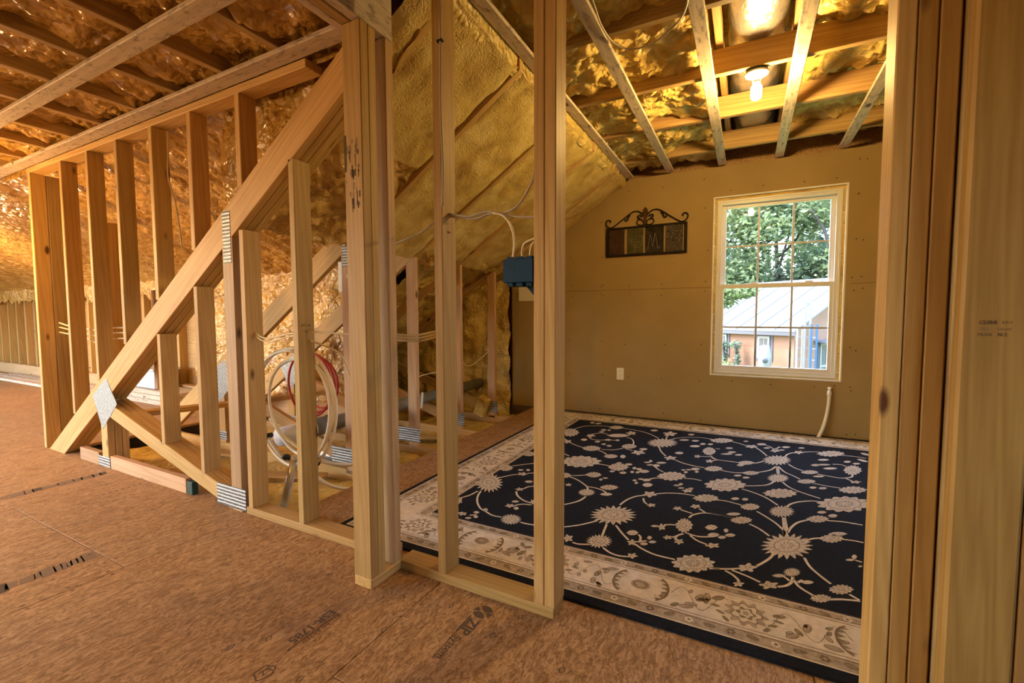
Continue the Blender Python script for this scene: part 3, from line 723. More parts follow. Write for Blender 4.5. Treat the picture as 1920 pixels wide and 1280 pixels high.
FLOWERS = """o-1337,3648,58,29,-44,119 o-1022,3996,47,24,-16,60 b-857,3860,35,18,-12,55 l-937,3735,72,37,-13,52 b-1142,3625,31,16,-12,38 l-1154,3482,21,11,-10,30 b-979,3565,21,11,-8,30 l-907,3588,15,8,-6,24 l-1039,3475,18,9,-7,23 b-1256,3370,27,14,-17,45 o-1026,3278,51,26,-20,63 o-783,3461,43,22,-14,61 b-686,3334,41,21,-11,51 l-670,3435,25,13,-5,27 l-975,3429,15,7,-6,22 l-925,3403,17,9,-6,22 o-844,3154,37,19,-12,43 l-765,3188,16,8,-9,38 o-1000,2947,103,53,-38,111 o-738,2951,50,25,-18,70 l-753,3034,15,8,-4,17 l-688,3034,20,10,-5,22 l-683,2854,18,9,-5,22 l-753,2848,14,7,-4,15 l-636,2976,12,6,-5,23 l-604,2970,15,8,-5,23 l-634,2896,10,5,-4,20 l-601,2904,11,6,-4,20 l-567,2943,27,14,-6,28 o-841,2734,36,18,-14,44 l-776,2672,9,5,-5,17 l-758,2710,14,7,-3,11 o-998,2642,26,13,-16,42 b-925,2500,16,8,-7,19 o-696,2571,39,20,-10,38 r-791,2438,40,21,-15,47 l-683,2463,27,14,-6,20 b-557,3988,48,24,-10,71 r-569,3679,100,51,-19,122 b-456,3307,36,18,-6,44 l-425,3841,33,17,-3,26 l-697,4042,26,13,-6,32 l-392,4042,22,11,-3,28 l-342,3856,24,12,-2,26 l-330,3696,32,16,-3,30 l-280,3787,18,9,-2,27 l-227,3807,17,9,-2,25 o-223,3609,36,18,-7,101 b-288,3435,20,10,-3,31 b-203,3360,23,12,-2,34 l-416,3458,25,13,-4,30 l-585,3135,18,9,-3,14 l-568,3174,10,5,-4,24 l-557,3091,18,9,-3,14 l-517,3096,20,10,-4,26 l-496,3170,28,14,-3,20 o-395,2934,66,33,-11,77 l-275,3142,24,12,-2,26 l-324,3050,10,5,-2,21 l-312,3108,15,7,-1,14 l-343,3086,12,6,-2,13 l-262,3091,10,5,-2,21 l-522,2793,21,11,-4,22 l-502,2714,24,13,-6,31 l-587,2754,11,6,-3,14 l-569,2717,9,5,-4,17 l-558,2793,14,7,-3,13 l-346,2785,15,8,-2,14 l-326,2816,10,5,-2,20 l-316,2754,15,8,-1,12 b-279,2728,25,13,-3,28 l-265,2774,13,7,-1,10 b-464,2575,32,16,-7,40 b-428,2428,19,10,-4,21 o-176,2663,51,26,-4,53 b-298,2450,19,10,-3,22 b-216,2519,22,11,-2,25 l-1269,4073,18,9,-9,29 l-1210,4066,24,12,-8,25 l-1098,3858,20,10,-7,26 l-1053,3871,13,7,-6,23 l-1096,3786,19,10,-6,19 o-153,3963,66,34,-3,73 b58,3884,37,19,0,44 l21,4025,16,8,0,20 l129,3988,29,15,1,32 l162,3893,20,10,1,22 b215,3844,28,14,2,42 l294,3984,26,13,2,28 l260,3883,19,10,1,18 l397,4012,20,10,2,19 r213,3597,83,42,6,115 b366,3874,30,15,4,42 o573,3944,73,37,11,78 o22,3435,41,21,0,44 l-11,3364,20,10,0,24 l-92,3759,23,11,-1,24 l-103,3591,35,18,-1,20 l-27,3607,22,11,0,20 l-72,3656,25,13,-1,22 o50,3224,38,19,0,39 l-25,3134,19,10,0,18 l22,3117,18,9,0,18 o-169,3203,44,23,-3,53 r199,3200,55,28,4,79 o-89,2928,89,45,-4,106 o195,2929,70,36,4,73 o387,3413,41,21,4,41 o349,3213,41,21,4,41 l427,3349,28,14,2,18 l503,3751,31,16,3,24 l439,3594,25,13,3,25 l488,3628,38,19,2,18 l516,3559,37,19,3,24 l643,3775,20,10,4,24 l690,3755,20,10,4,23 o641,3587,43,22,18,107 b613,3336,27,14,4,25 l372,3113,17,9,2,19 l421,3128,19,10,2,19 o572,3177,60,31,10,61 o492,2918,107,55,18,115 r187,2658,54,27,4,75 l-31,2727,18,9,0,19 l18,2743,14,7,0,19 o42,2646,37,19,0,44 l369,2740,19,10,2,18 l412,2716,19,10,3,23 o340,2639,40,21,5,44 o2,2451,39,20,0,41 l-34,2509,28,15,0,19 r-578,2220,96,49,-26,100 r-565,1927,48,25,-16,55 b-699,1887,19,10,-11,29 b-430,1983,18,9,-5,24 l-449,2074,21,11,-5,24 l-369,2062,9,5,-3,16 l-350,2029,14,7,-2,13 l-381,1994,14,7,-3,13 b-405,1870,19,10,-4,20 b-337,2196,16,8,-5,31 l-367,2191,16,8,-2,11 o-243,2264,30,16,-9,74 b-296,2103,17,9,-3,18 b-244,2087,17,9,-3,24 l-125,2300,23,12,-2,28 l-111,2225,21,11,-1,22 b-108,2118,25,13,-1,22 o-169,1927,64,33,-7,67 r183,2267,93,48,8,118 o369,2434,39,20,6,44 l402,2499,33,17,3,22 l-61,2298,9,4,-1,20 l-42,2257,19,10,-1,17 l-75,2218,15,8,-1,15 b29,1993,30,15,0,32 r184,2036,28,14,3,34 l136,1985,20,10,1,13 l231,1985,18,9,1,14 b100,1897,29,15,1,26 b-2,1853,17,9,0,18 o336,1989,33,17,5,34 o262,1891,28,14,3,26 l427,2289,9,5,3,20 l407,2252,15,8,2,11 l433,2211,7,4,2,9 r-1369,2316,69,35,-72,123 o-1404,2593,36,18,-28,52 o-1395,2937,37,19,-23,49 b-1252,2539,26,13,-12,25 l-1295,2600,15,8,-6,13 l-1251,2622,11,6,-8,16 l-1158,2437,20,10,-8,17 b-1155,2303,20,10,-10,20 l-1098,2138,16,8,-6,12 b-1100,2076,20,10,-10,19 l-1055,2063,11,5,-8,16 b-1011,2176,11,6,-13,27 l-1190,1973,11,5,-9,16 b-1377,2011,11,6,-23,34 r-1020,1937,43,22,-25,48 b-1271,1879,19,10,-11,16 l-1216,1925,12,6,-8,13 l-1218,1851,13,7,-6,10 l-1192,1881,10,5,-8,13"""
VINES = """-1345,3756,-1300,3897,-1226,3962,-1127,4001,-1072,3995 -971,4002,-866,3982,-773,3950,-690,3884,-622,3803 -1172,3625,-1098,3744,-1022,3731 -1150,3592,-1105,3529,-1054,3522,-987,3556,-925,3579 -861,3710,-812,3678,-776,3588,-766,3515 -811,3392,-868,3315,-950,3285 -1316,3450,-1266,3378 -1216,3337,-1136,3288,-1074,3263 -966,3254,-918,3220,-882,3182 -798,3387,-735,3360 -1166,3060,-1113,3021 -875,2948,-817,2949,-783,2929 -975,2649,-923,2675,-876,2716 -969,2632,-910,2605,-851,2558,-810,2512,-800,2474 -814,2525,-758,2524,-712,2505,-685,2478 -776,2378,-788,2314,-814,2264,-846,2223 -565,3818,-564,3948 -523,3797,-487,3871,-398,3945,-305,3978,-216,3967 -575,3561,-544,3445,-492,3338 -421,3279,-360,3230,-294,3206,-225,3195 -521,3072,-491,3023,-454,2988 -515,2807,-482,2851,-436,2875 -320,2928,-268,2942,-220,2935 -578,2355,-561,2437,-530,2504,-492,2543 -437,2592,-380,2637,-307,2665,-233,2670 -484,2502,-471,2458,-451,2432 -204,3495,-184,3431,-145,3410 -272,3443,-208,3467 -186,3379,-156,3414 -182,3700,-154,3703 -245,3958,-214,3960 -86,3970,-26,3935,27,3885 84,3877,121,3789,155,3672 267,3697,291,3785,332,3851 393,3893,449,3933,508,3951 635,3927,710,3940,774,3924 129,3524,83,3460,52,3441 -19,3418,-102,3416,-161,3420,-202,3479 -175,3389,-204,3344 200,3444,168,3354,128,3298,84,3255 12,3208,-45,3184,-123,3191 205,3446,202,3284 212,3440,209,3287 215,3451,242,3348,284,3292,319,3237 278,3531,311,3463,354,3422 424,3397,479,3384,547,3378,605,3424,623,3483 380,3198,436,3182,516,3177 573,3383,599,3341 176,3125,137,3044,75,2994,0,2956 220,3132,249,3057,302,3000,387,2945 1,2901,56,2874,121,2821,173,2736 214,2734,237,2787,280,2840,337,2882,388,2895 -132,2659,-75,2670,3,2649 -145,2465,-90,2466,-33,2458 544,3667,593,3682,620,3649 143,3982,181,3951,212,3894,255,3976 -754,1982,-706,2024,-666,2071,-631,2120 -579,2101,-573,2037,-566,1977 -537,2113,-494,2051,-450,1998 -415,1974,-373,1944,-317,1923,-240,1922 -668,1861,-640,1859,-599,1876 -532,1878,-494,1851,-457,1844,-424,1853 -410,1998,-375,2028 -401,2011,-407,2050,-421,2070 -96,1923,-70,1934 -330,2224,-305,2240,-276,2249 -236,2174,-261,2135,-260,2092 -279,2112,-264,2129 -231,2190,-193,2178,-158,2180,-110,2207 -231,2361,-216,2406,-165,2457,-95,2463 -280,2439,-221,2420 -196,2499,-165,2465 -207,2171,-175,2135,-132,2116 -145,2466,-90,2467,-33,2459 37,2424,79,2388,118,2331 72,2600,112,2550,153,2489,180,2421,182,2382 188,2578,181,2381 195,2582,195,2443,189,2385 196,2407,214,2472,247,2547,298,2609 377,2639,444,2658,523,2660 247,2321,270,2366,299,2398,336,2421 408,2446,449,2454,488,2453 128,2188,120,2138,96,2083,62,2023 -108,1915,-63,1935,-24,1955,11,1980 240,2185,251,2120,278,2062,308,2013 357,1967,382,1942 128,1900,157,1923,178,1961,184,2001 185,1983,200,1937,240,1898 288,1898,330,1920,383,1937 -51,1928,-26,1912,-5,1885,-2,1868 -27,1944,26,1926,71,1903 150,1990,163,1978,170,1963 197,1965,216,1993 425,2259,446,2252 -1381,2647,-1273,2763 -1353,2409,-1317,2472,-1278,2522 -1228,2563,-1193,2589 -1393,2043,-1368,2097,-1359,2169 -1343,2177,-1321,2109,-1281,2038,-1227,1980,-1186,1959 -1137,2321,-1126,2359,-1099,2386 -1158,2266,-1121,2212,-1064,2172,-1012,2159 -1080,2086,-1049,2124,-1002,2137 -1188,1962,-1127,1934,-1075,1936 -962,1930,-929,1929,-891,1935 -1229,1881,-1200,1901 -1297,1881,-1282,1879"""
# ================================================================== rug
RUG = top('rug', 'large black rug with cream flowers, vines and a cream border', 'rug', (.2, 2.98, 0))
RX0, RX1, RY0, RY1, RC = -1.75, 2.15, 1.477, 4.488, .20
def rugmat(name, col, var, sc=70, lines=0.0, sheen=0.0):
    m, n, l, b = nt(name); g = n.new('ShaderNodeNewGeometry')
    a = noise_n(n, l, g.outputs['Position'], sc, 3, .6)
    cr = ramp(n, [(.35, tuple(c * (1 - var) for c in col)), (.65, tuple(min(1, c * (1 + var)) for c in col))]); l.new(a.outputs['Fac'], cr.inputs[0])
    c = cr.outputs[0]
    if lines:
        vo = n.new('ShaderNodeTexVoronoi'); vo.feature = 'DISTANCE_TO_EDGE'; vo.inputs['Scale'].default_value = 46; l.new(g.outputs['Position'], vo.inputs['Vector'])
        lr = ramp(n, [(.03, (1, 1, 1)), (.10, (0, 0, 0))]); l.new(vo.outputs['Distance'], lr.inputs[0])
        c = mixc(n, l, math_n(n, l, 'MULTIPLY', lr.outputs[0], lines), c, (.20, .14, .09))
    l.new(c, b.inputs['Base Color']); b.inputs['Roughness'].default_value = .9; b.inputs['Specular IOR Level'].default_value = .15
    b.inputs['Sheen Weight'].default_value = sheen; b.inputs['Sheen Roughness'].default_value = .6; b.inputs['Sheen Tint'].default_value = (.55, .65, 1, 1)
    bump(n, l, b, noise_n(n, l, g.outputs['Position'], 420, 2).outputs['Fac'], .5, .003)
    return m
M['rug_black'] = rugmat('black_pile', (.0065, .0075, .011), .5, sheen=.03)
M['rug_cream'] = rugmat('cream_pile', (.70, .63, .54), .12, 60, .40)
M['rug_vine'] = rugmat('cream_line_pile', (.74, .66, .55), .12)
M['rug_border'] = rugmat('pale_border_pile', (.80, .71, .59), .10, 30)
M['rug_tan'] = rugmat('tan_pile', (.48, .39, .285), .2, 60)
M['rug_petal'] = rugmat('petal_line_pile', (.30, .225, .15), .25, 80)
M['rug_line'] = rugmat('brown_pile', (.23, .165, .11), .3, 80)
M['rug_green'] = rugmat('olive_pile', (.30, .25, .155), .3, 80)
box('pile', RX0, RX1, RY0, RY1, 0, .010, 'rug_black', RUG, 2, .004)
def band(name, d0, d1, z, mat):
    # ring between insets; insets are (x side, near and far side)
    a = (RX0 + d0[0], RX1 - d0[0], RY0 + d0[1], RY1 - d0[1]); b = (RX0 + d1[0], RX1 - d1[0], RY0 + d1[1], RY1 - d1[1])
    v = []
    for q in (a, b): v += [(q[0], q[2], z), (q[1], q[2], z), (q[1], q[3], z), (q[0], q[3], z)]
    mesh(name, v, [(i, (i + 1) % 4, 4 + (i + 1) % 4, 4 + i) for i in range(4)], mat, RUG)
I0, I1, I2, I3 = (.036, .050), (.085, .107), (.275, .299), (.325, .340)
band('outer_guard', I0, I1, .0106, 'rug_tan'); band('main_border', I1, I2, .0107, 'rug_border'); band('inner_guard', I2, I3, .0106, 'rug_tan')
def off(i, d): return (i[0] + d, i[1] + d)
for i in (I0, I1, I2, I3):
    band('border_line', off(i, -.003), off(i, .003), .0111, 'rug_border'); 
for i, d in ((I1, -.009), (I1, .007), (I2, -.009), (I2, .007), (I3, .006)): band('border_line', off(i, d), off(i, d + .003), .0112, 'rug_line')
class Flat:
    def __init__(s): s.v = []; s.f = []
    def poly(s, pts, z):
        b = len(s.v); s.v += [(p[0], p[1], z) for p in pts]; s.f.append(tuple(range(b, b + len(pts))))
    def fan(s, c, pts, z):
        b = len(s.v); s.v.append((c[0], c[1], z)); s.v += [(p[0], p[1], z) for p in pts]; n = len(pts)
        for i in range(n): s.f.append((b, b + 1 + i, b + 1 + (i + 1) % n))
    def ring(s, A, B, z):
        b = len(s.v); n = len(A); s.v += [(p[0], p[1], z) for p in A] + [(p[0], p[1], z) for p in B]
        for i in range(n): j = (i + 1) % n; s.f.append((b + i, b + j, b + n + j, b + n + i))
    def line(s, pts, w, z):
        b = len(s.v); n = len(pts)
        for i, p in enumerate(pts):
            t = (pts[min(i + 1, n - 1)] - pts[max(i - 1, 0)]).normalized(); q = Vector((-t.y, t.x, 0)) * w / 2
            s.v += [(p.x - q.x, p.y - q.y, z), (p.x + q.x, p.y + q.y, z)]
        for i in range(n - 1): s.f.append((b + 2 * i, b + 2 * i + 2, b + 2 * i + 3, b + 2 * i + 1))
    def out(s, name, mat, parent):
        # faces up
        o = mesh(name, s.v, s.f, mat, parent)
        bm = bmesh.new(); bm.from_mesh(o.data)
        for q in bm.faces:
            q.normal_update()
            if q.normal.z < 0: q.normal_flip()
        bm.to_mesh(o.data); bm.free(); return o
FA, FBk, FV = Flat(), Flat(), Flat()
LEAF = Flat()
rnd = random.Random(3)
def tri(a): return abs((a / math.pi) % 2 - 1)
def flower(kind, C, A, B):
    gs = 1.16 if kind in 'bo' else 1.12; C, A, B = Vector(C), Vector(A) * gs, Vector(B) * gs; ph = rnd.random() * 6
    if kind == 'r': n, fn = 160, lambda t: .66 + .34 * tri(20 * t)
    elif kind == 'o': n, fn = 136, lambda t: (.74 + .22 * tri(13 * t + ph) ** .7) * (1 + .16 * abs(math.cos(t)) ** 8)
    elif kind == 'b': n, fn = 56, lambda t: .80 + .22 * math.cos(5 * t + ph)
    else: n, fn = 20, lambda t: (1.08 if abs(math.sin(t)) < .2 else .92)
    P = lambda t, k: C + A * (math.cos(t) * k) + B * (math.sin(t) * k)
    T = [2 * math.pi * i / n for i in range(n)]
    if kind == 'l' or C.x > .95: LEAF.fan(C, [P(t, fn(t)) for t in T], .0113)
    else:
        one = Flat(); one.fan(C, [P(t, fn(t)) for t in T], .0113); one.out('flower', 'rug_cream', RUG)
    if kind in 'ro' and A.length > .03:
        for k0, k1 in ((.46, .50),) if kind == 'r' else ((.60, .64), (.30, .34)):
            FBk.ring([P(t, k0) for t in T], [P(t, k1) for t in T], .0117)
        m = 26 if kind == 'r' else 15
        for i in range(m):
            t = 2 * math.pi * (i + .5) / m; w = .35 / m
            FBk.poly([P(t - w, .52 if kind == 'r' else .66), P(t + w, .52 if kind == 'r' else .66), P(t, .80 if kind == 'r' else .86)], .0117)
        for i in range(9):
            t = 2 * math.pi * i / 9; FBk.poly([P(t, .10), P(t + .16, .26), P(t - .16, .26)], .0117)
    elif kind == 'b':
        FBk.ring([P(t, .22) for t in T], [P(t, .30) for t in T], .0117)
for it in FLOWERS.split():
    q = [int(x) / 1000 for x in it[1:].split(',')]
    flower(it[0], (q[0], q[1], 0), (q[2], q[3], 0), (q[4], q[5], 0))
    xm = 2 * RC - q[0]
    if xm > .74: flower(it[0], (xm, q[1], 0), (-q[2], q[3], 0), (-q[4], q[5], 0))
for it in VINES.split():
    q = [int(x) / 1000 for x in it.split(',')]; pts = [Vector((q[i], q[i + 1], 0)) for i in range(0, len(q), 2)]
    FV.line(catmull(pts, 6), .0108, .01125)
    if min(2 * RC - p.x for p in pts) > .70: FV.line(catmull([Vector((2 * RC - p.x, p.y, 0)) for p in pts], 6), .0108, .01125)
# border ornament
BT, BL, BG, BC = Flat(), Flat(), Flat(), Flat()
def ell(c, a, b, rot, n=18): return [c + Vector((a * math.cos(t) * math.cos(rot) - b * math.sin(t) * math.sin(rot), a * math.cos(t) * math.sin(rot) + b * math.sin(t) * math.cos(rot), 0)) for t in [2 * math.pi * i / n for i in range(n)]]
def run(o, U, V, length, wmid, w):
    o, U, V = Vector(o), Vector(U), Vector(V); at = lambda u, v: o + U * u + V * v; ru = math.atan2(U.y, U.x)
    n = max(2, round(length / .36)); st = length / n
    for i in range(n):
        u = (i + .5) * st; c = at(u, rnd.uniform(-.008, .008))
        if i % 2 == 0:     # palmette with lobed petals
            def lob(k, a_, b_, m, n_=60): return [c + U * (a_ * math.cos(t) * (.86 + .14 * math.cos(m * t))) + V * (b_ * math.sin(t) * (.86 + .14 * math.cos(m * t))) for t in [2 * math.pi * q / n_ for q in range(n_)]]
            BT.fan(c, lob(0, .070, w * .40, 11), .0113); BC.fan(c, lob(0, .052, w * .31, 7), .0115); BL.ring(lob(0, .052, w * .31, 7), lob(0, .048, w * .285, 7), .0117)
            BG.fan(c, lob(0, .032, w * .19, 6), .0116); BC.fan(c, lob(0, .022, w * .13, 5), .0118); BT.fan(c, lob(0, .011, w * .07, 5), .01195)
            for sg in (-1, 1):
                for q in range(3):
                    p = at(u + sg * (.060 + .018 * q), -w * (.34 - .16 * q)); BG.fan(p, ell(p, .016, .007, ru + sg * (.9 - .5 * q), 10), .0116)
        else:              # toothed crescents on both sides
            for sgn in (-1, 1):
                arc = [at(u + sgn * (.05 + .05 * math.cos(t)), w * .40 * math.sin(t)) for t in [-1.25 + 2.5 * j / 14 for j in range(15)]]
                BL.line(arc, .007, .0117); BC.line([p + U * sgn * .008 for p in arc], .006, .0116)
                for j in range(2, 13, 2): BG.poly([arc[j - 1], arc[j + 1], arc[j] - U * sgn * .026], .0114)
            BT.fan(c, ell(c, .036, w * .16, ru), .0113); BL.ring(ell(c, .022, w * .10, ru), ell(c, .026, w * .12, ru), .0116)
        for k in range(11):  # scattered leaves and a scroll between
            uu = u + st * .5 + rnd.uniform(-.10, .10); vv = rnd.uniform(-.38, .38) * w; c2 = at(uu, vv); r = rnd.uniform(0, 6.28); a = rnd.uniform(.009, .024)
            fl = rnd.choice((BT, BG, BT)); fl.fan(c2, ell(c2, a, a * .42, r, 12), .0113); BL.ring(ell(c2, a, a * .42, r, 12), ell(c2, a + .0025, a * .42 + .0025, r, 12), .0114)
        sc = [at(u + st * .5 + q * .02, w * .30 * math.sin(q * .9 + i)) for q in range(-6, 7)]
        BT.line(catmull(sc, 3), .004, .0112)
def guard(o, U, V, length, w):
    o, U, V = Vector(o), Vector(U), Vector(V); n = int(length / .062)
    for i in range(n):
        c = o + U * ((i + .5) * length / n)
        if i % 4 == 0:
            for k in range(5): a = 6.283 * k / 5; q = c + Vector((math.cos(a), math.sin(a), 0)) * .0085; BC.fan(q, ell(q, .0065, .0065, 0, 8), .0113)
            BL.fan(c, ell(c, .005, .005, 0, 8), .0117)
        elif i % 4 == 2:
            for k in range(6): a = 6.283 * k / 6; q = c + Vector((math.cos(a), math.sin(a), 0)) * .010; BL.fan(q, ell(q, .0055, .0055, 0, 6), .0113)
        else:
            r = rnd.uniform(-.6, .6) + math.atan2(U.y, U.x); BG.fan(c, ell(c, .016, .008, r, 10), .0113); BL.ring(ell(c, .016, .008, r, 10), ell(c, .019, .0105, r, 10), .0114)
mx = (I1[0] + I2[0]) / 2; my = (I1[1] + I2[1]) / 2; w = .19
run((RX0 + mx, RY0 + my, 0), (1, 0, 0), (0, 1, 0), RX1 - RX0 - 2 * mx, 0, w); run((RX0 + mx, RY1 - my, 0), (1, 0, 0), (0, -1, 0), RX1 - RX0 - 2 * mx, 0, w)
run((RX0 + mx, RY0 + my + .1, 0), (0, 1, 0), (1, 0, 0), RY1 - RY0 - 2 * my - .2, 0, w); run((RX1 - mx, RY0 + my + .1, 0), (0, 1, 0), (-1, 0, 0), RY1 - RY0 - 2 * my - .2, 0, w)
for i, j in ((I0, I1), (I2, I3)):
    gx = (i[0] + j[0]) / 2; gy = (i[1] + j[1]) / 2
    for yy in (RY0 + gy, RY1 - gy): guard((RX0 + gx, yy, 0), (1, 0, 0), (0, 1, 0), RX1 - RX0 - 2 * gx, .04)
    for xx in (RX0 + gx, RX1 - gx): guard((xx, RY0 + gy + .05, 0), (0, 1, 0), (1, 0, 0), RY1 - RY0 - 2 * gy - .1, .04)
for fl, nm, mt in ((FV, 'vine_pattern', 'rug_vine'), (LEAF, 'leaf_pattern', 'rug_cream'), (FBk, 'petal_lines', 'rug_petal'), (BT, 'border_ornament', 'rug_tan'), (BG, 'border_ornament', 'rug_green'), (BC, 'border_ornament', 'rug_border'), (BL, 'border_ornament', 'rug_line')):
    o = fl.out(nm, mt, RUG); o['kind'] = 'stuff'

# ================================================================== lamps
def lamp(label, x, y, z, bulbmat, drop=0.0):
    """bare bulb in a round ceiling lampholder; z = underside of the ceiling"""
    L = top('bare_bulb_lamp', label, 'lamp', (x, y, z))
    lathe('junction_box', [(.052, .06), (.055, .0), (.055, -.002)], 'blue', L, 8, (x, y, z))
    if drop:  # cord is made up: it lowers the unseen bulbs to light the ceiling
        tube('added_cord', [(x, y, z), (x + .004, y, z - drop * .5), (x, y, z - drop)], .004, 'cable_dark', L, 7, 4); z -= drop
    lathe('lampholder', [(.058, -.002), (.060, -.006), (.058, -.014), (.038, -.021), (.023, -.027), (.022, -.045), (.018, -.047)], 'outlet', L, 28, (x, y, z))
    lathe('bulb_base', [(.018, -.047), (.020, -.052), (.020, -.070), (.017, -.072)], 'outlet', L, 20, (x, y, z))
    lathe('bulb', [(.010, -.070), (.023, -.074), (.027, -.082), (.027, -.130), (.023, -.142), (.012, -.148), (.003, -.149)], bulbmat, L, 20, (x, y, z))
    return L
lamp('lit bare bulb in a white lampholder on the room ceiling', .018, 2.915, 2.372, 'bulb')
LAMPS = [(-4.75, .62, 'bulb_wing'), (-2.2, -1.0, 'bulb_fill'), (-8.2, 1.35, 'bulb_far')]  # second one is fill put in to warm the foreground
NM = ['before the left studs', 'behind the viewer, added as fill', 'far down the wing']
for (x, y, bm_), nm in zip(LAMPS, NM): lamp('lit bare bulb on an added cord from the wing ceiling ' + nm, x, y, 2.155, bm_, .45)

# ================================================================== foil duct above the room
DU = top('foil_duct', 'silver foil wrapped duct lying across the ceiling joists', 'duct', (.03, 3, 2.53))
pts = [Vector((.018 + .008 * math.sin(t * 2.1), 1.45 + t, 2.655 + .004 * math.sin(t * 6))) for t in [3.06 * i / 60 for i in range(61)]]
v, f = tubegeo(pts, lambda t: .148 + .004 * math.sin(t * 90) + .004 * math.sin(t * 37), 30)
mesh('duct_body', [(p[0], p[1], max(p[2], 2.523 + .02 * abs(p[0] - .02))) for p in v], f, 'foil', DU, True)
box('label', .07, .125, 3.05, 3.12, 2.5215, 2.5228, 'paper', DU, 1, 0)
for x in (-.17, .20): box('duct_support', x - .019, x + .019, 1.46, 4.45, 2.523, 2.60, 'joist', CE, 1)

# ================================================================== window wall fittings
OU = top('wall_outlet', 'ivory double outlet low on the tan wall left of the window', 'outlet', (-1.117, YW, .371))
box('cover_plate', -1.152, -1.080, YW - .006, YW - .0002, .376, .496, 'outlet', OU, 2, .003)
for z in (.412, .462):
    box('socket', -1.131, -1.101, YW - .008, YW - .006, z - .015, z + .015, 'outlet', OU, 2, .002)
    for x in (-1.122, -1.111): box('slot', x, x + .002, YW - .0086, YW - .008, z - .004, z + .008, 'slot', OU, 2, 0)
DP = top('wall_plaque', 'black iron plaque with four coloured glass panels and scroll top', 'wall decor', (-.89, YW, 1.6))
px0, px1, pz0, pz1, py = -1.270, -.506, 1.607, 1.892, YW - .022
for a, b, c, d in ((px0, px1, pz0, pz0 + .020), (px0, px1, pz1 - .020, pz1), (px0, px0 + .024, pz0 + .020, pz1 - .020), (px1 - .024, px1, pz0 + .020, pz1 - .020)): box('frame_bar', a, b, py, py + .018, c, d, 'black_iron', DP)
def glassmat(name, c0, c1, sc, rough=.2):
    m, n, l, b = nt(name); tc = n.new('ShaderNodeTexCoord'); a = noise_n(n, l, tc.outputs['Object'], sc, 4, .7, 1.5)
    cr = ramp(n, [(.45, c0), (.72, c1)]); l.new(a.outputs['Fac'], cr.inputs[0]); l.new(cr.outputs[0], b.inputs['Base Color']); b.inputs['Roughness'].default_value = rough
    bump(n, l, b, a.outputs['Fac'], .8, .01); return m
GM = [glassmat('red_brown_glass', (.030, .008, .004), (.065, .022, .009), 12), glassmat('olive_glass', (.040, .036, .005), (.12, .115, .03), 22), glassmat('black_glass', (.005, .003, .003), (.009, .006, .006), 8), glassmat('speckled_glass', (.018, .008, .005), (.26, .21, .15), 90)]
cw = (px1 - px0 - .04) / 4
for k in range(4):
    a = px0 + .020 + cw * k + .012; b = a + cw - .028
    if k == 2: a -= .008; b += .008
    box('glass_panel', a, b, py + .006, py + .012, pz0 + .014, pz1 - .014, GM[k] and None, DP, 1, .001).data.materials.append(GM[k]) if False else None
    me = boxmesh(b - a, .006, pz1 - pz0 - .028, .001, None).copy(); me.materials.clear(); me.materials.append(GM[k])
    link('glass_panel', me, GM[k], DP, Matrix.Translation(((a + b) / 2, py + .009, (pz0 + pz1) / 2)))
zz = [(-.655 - .055, 0)]
xm0 = px0 + .020 + cw * 2 + .03
tube('scribble', [(xm0, py + .004, 1.66), (xm0 + .02, py + .004, 1.80), (xm0 + .045, py + .004, 1.68), (xm0 + .065, py + .004, 1.81), (xm0 + .09, py + .004, 1.67), (xm0 + .11, py + .004, 1.68)], .0012, 'cable_gray', DP, 6, 5)
cxp = (px0 + px1) / 2
def mir(pts, s): return [(cxp + s * x, py + .009, pz1 + z) for x, z in pts]
for s in (-1, 1):
    tube('scroll', mir([(.02, .10), (.06, .135), (.11, .14), (.16, .115), (.23, .065), (.30, .018), (.335, .004), (.372, .020), (.386, .055), (.372, .078), (.350, .080), (.338, .066), (.346, .055)], s), .0062, 'black_iron', DP, 8, 6)
    tube('scroll', mir([(.012, .012), (.035, .004), (.068, .012), (.082, .036), (.068, .056), (.046, .060), (.024, .046), (.010, .020)], s), .0050, 'black_iron', DP, 8, 6)
    tube('scroll_leaf', mir([(.145, .112), (.165, .092), (.168, .072), (.182, .058), (.196, .064), (.192, .078)], s), lambda t: .009 * (1 - .5 * t), 'black_iron', DP, 8, 5)
    tube('scroll_leaf', mir([(.03, .085), (.055, .098), (.074, .088), (.066, .074), (.050, .070)], s), .0065, 'black_iron', DP, 8, 5)
M['bronze'] = plain('dark_bronze', (.075, .035, .012), .4, .5)
fl = [(0, .175), (.020, .150), (.028, .118), (.018, .085), (.008, .055), (.022, .030), (.004, .012), (0, .0), (-.004, .012), (-.022, .030), (-.008, .055), (-.018, .085), (-.028, .118), (-.020, .150)]
prism_xz('fleur', [(cxp + x, pz1 + z) for x, z in fl], py + .002, py + .016, math.pi / 2, 'bronze', DP, .0015)
PS = top('pipe_stub', 'capped milky plastic pipe leaning up from the floor under the window', 'pipe', (.552, 4.43, 0))
tube('pipe', [(.552, 4.425, .011), (.585, 4.440, .10), (.608, 4.455, .20), (.620, 4.465, .30), (.623, 4.47, .365)], .0135, 'pex', PS, 12, 5)
lathe('pipe_cap', [(.016, 0), (.017, .006), (.017, .03), (.012, .036), (.009, .05), (.014, .056), (.014, .068)], 'white', PS, 14, (.623, 4.47, .36))

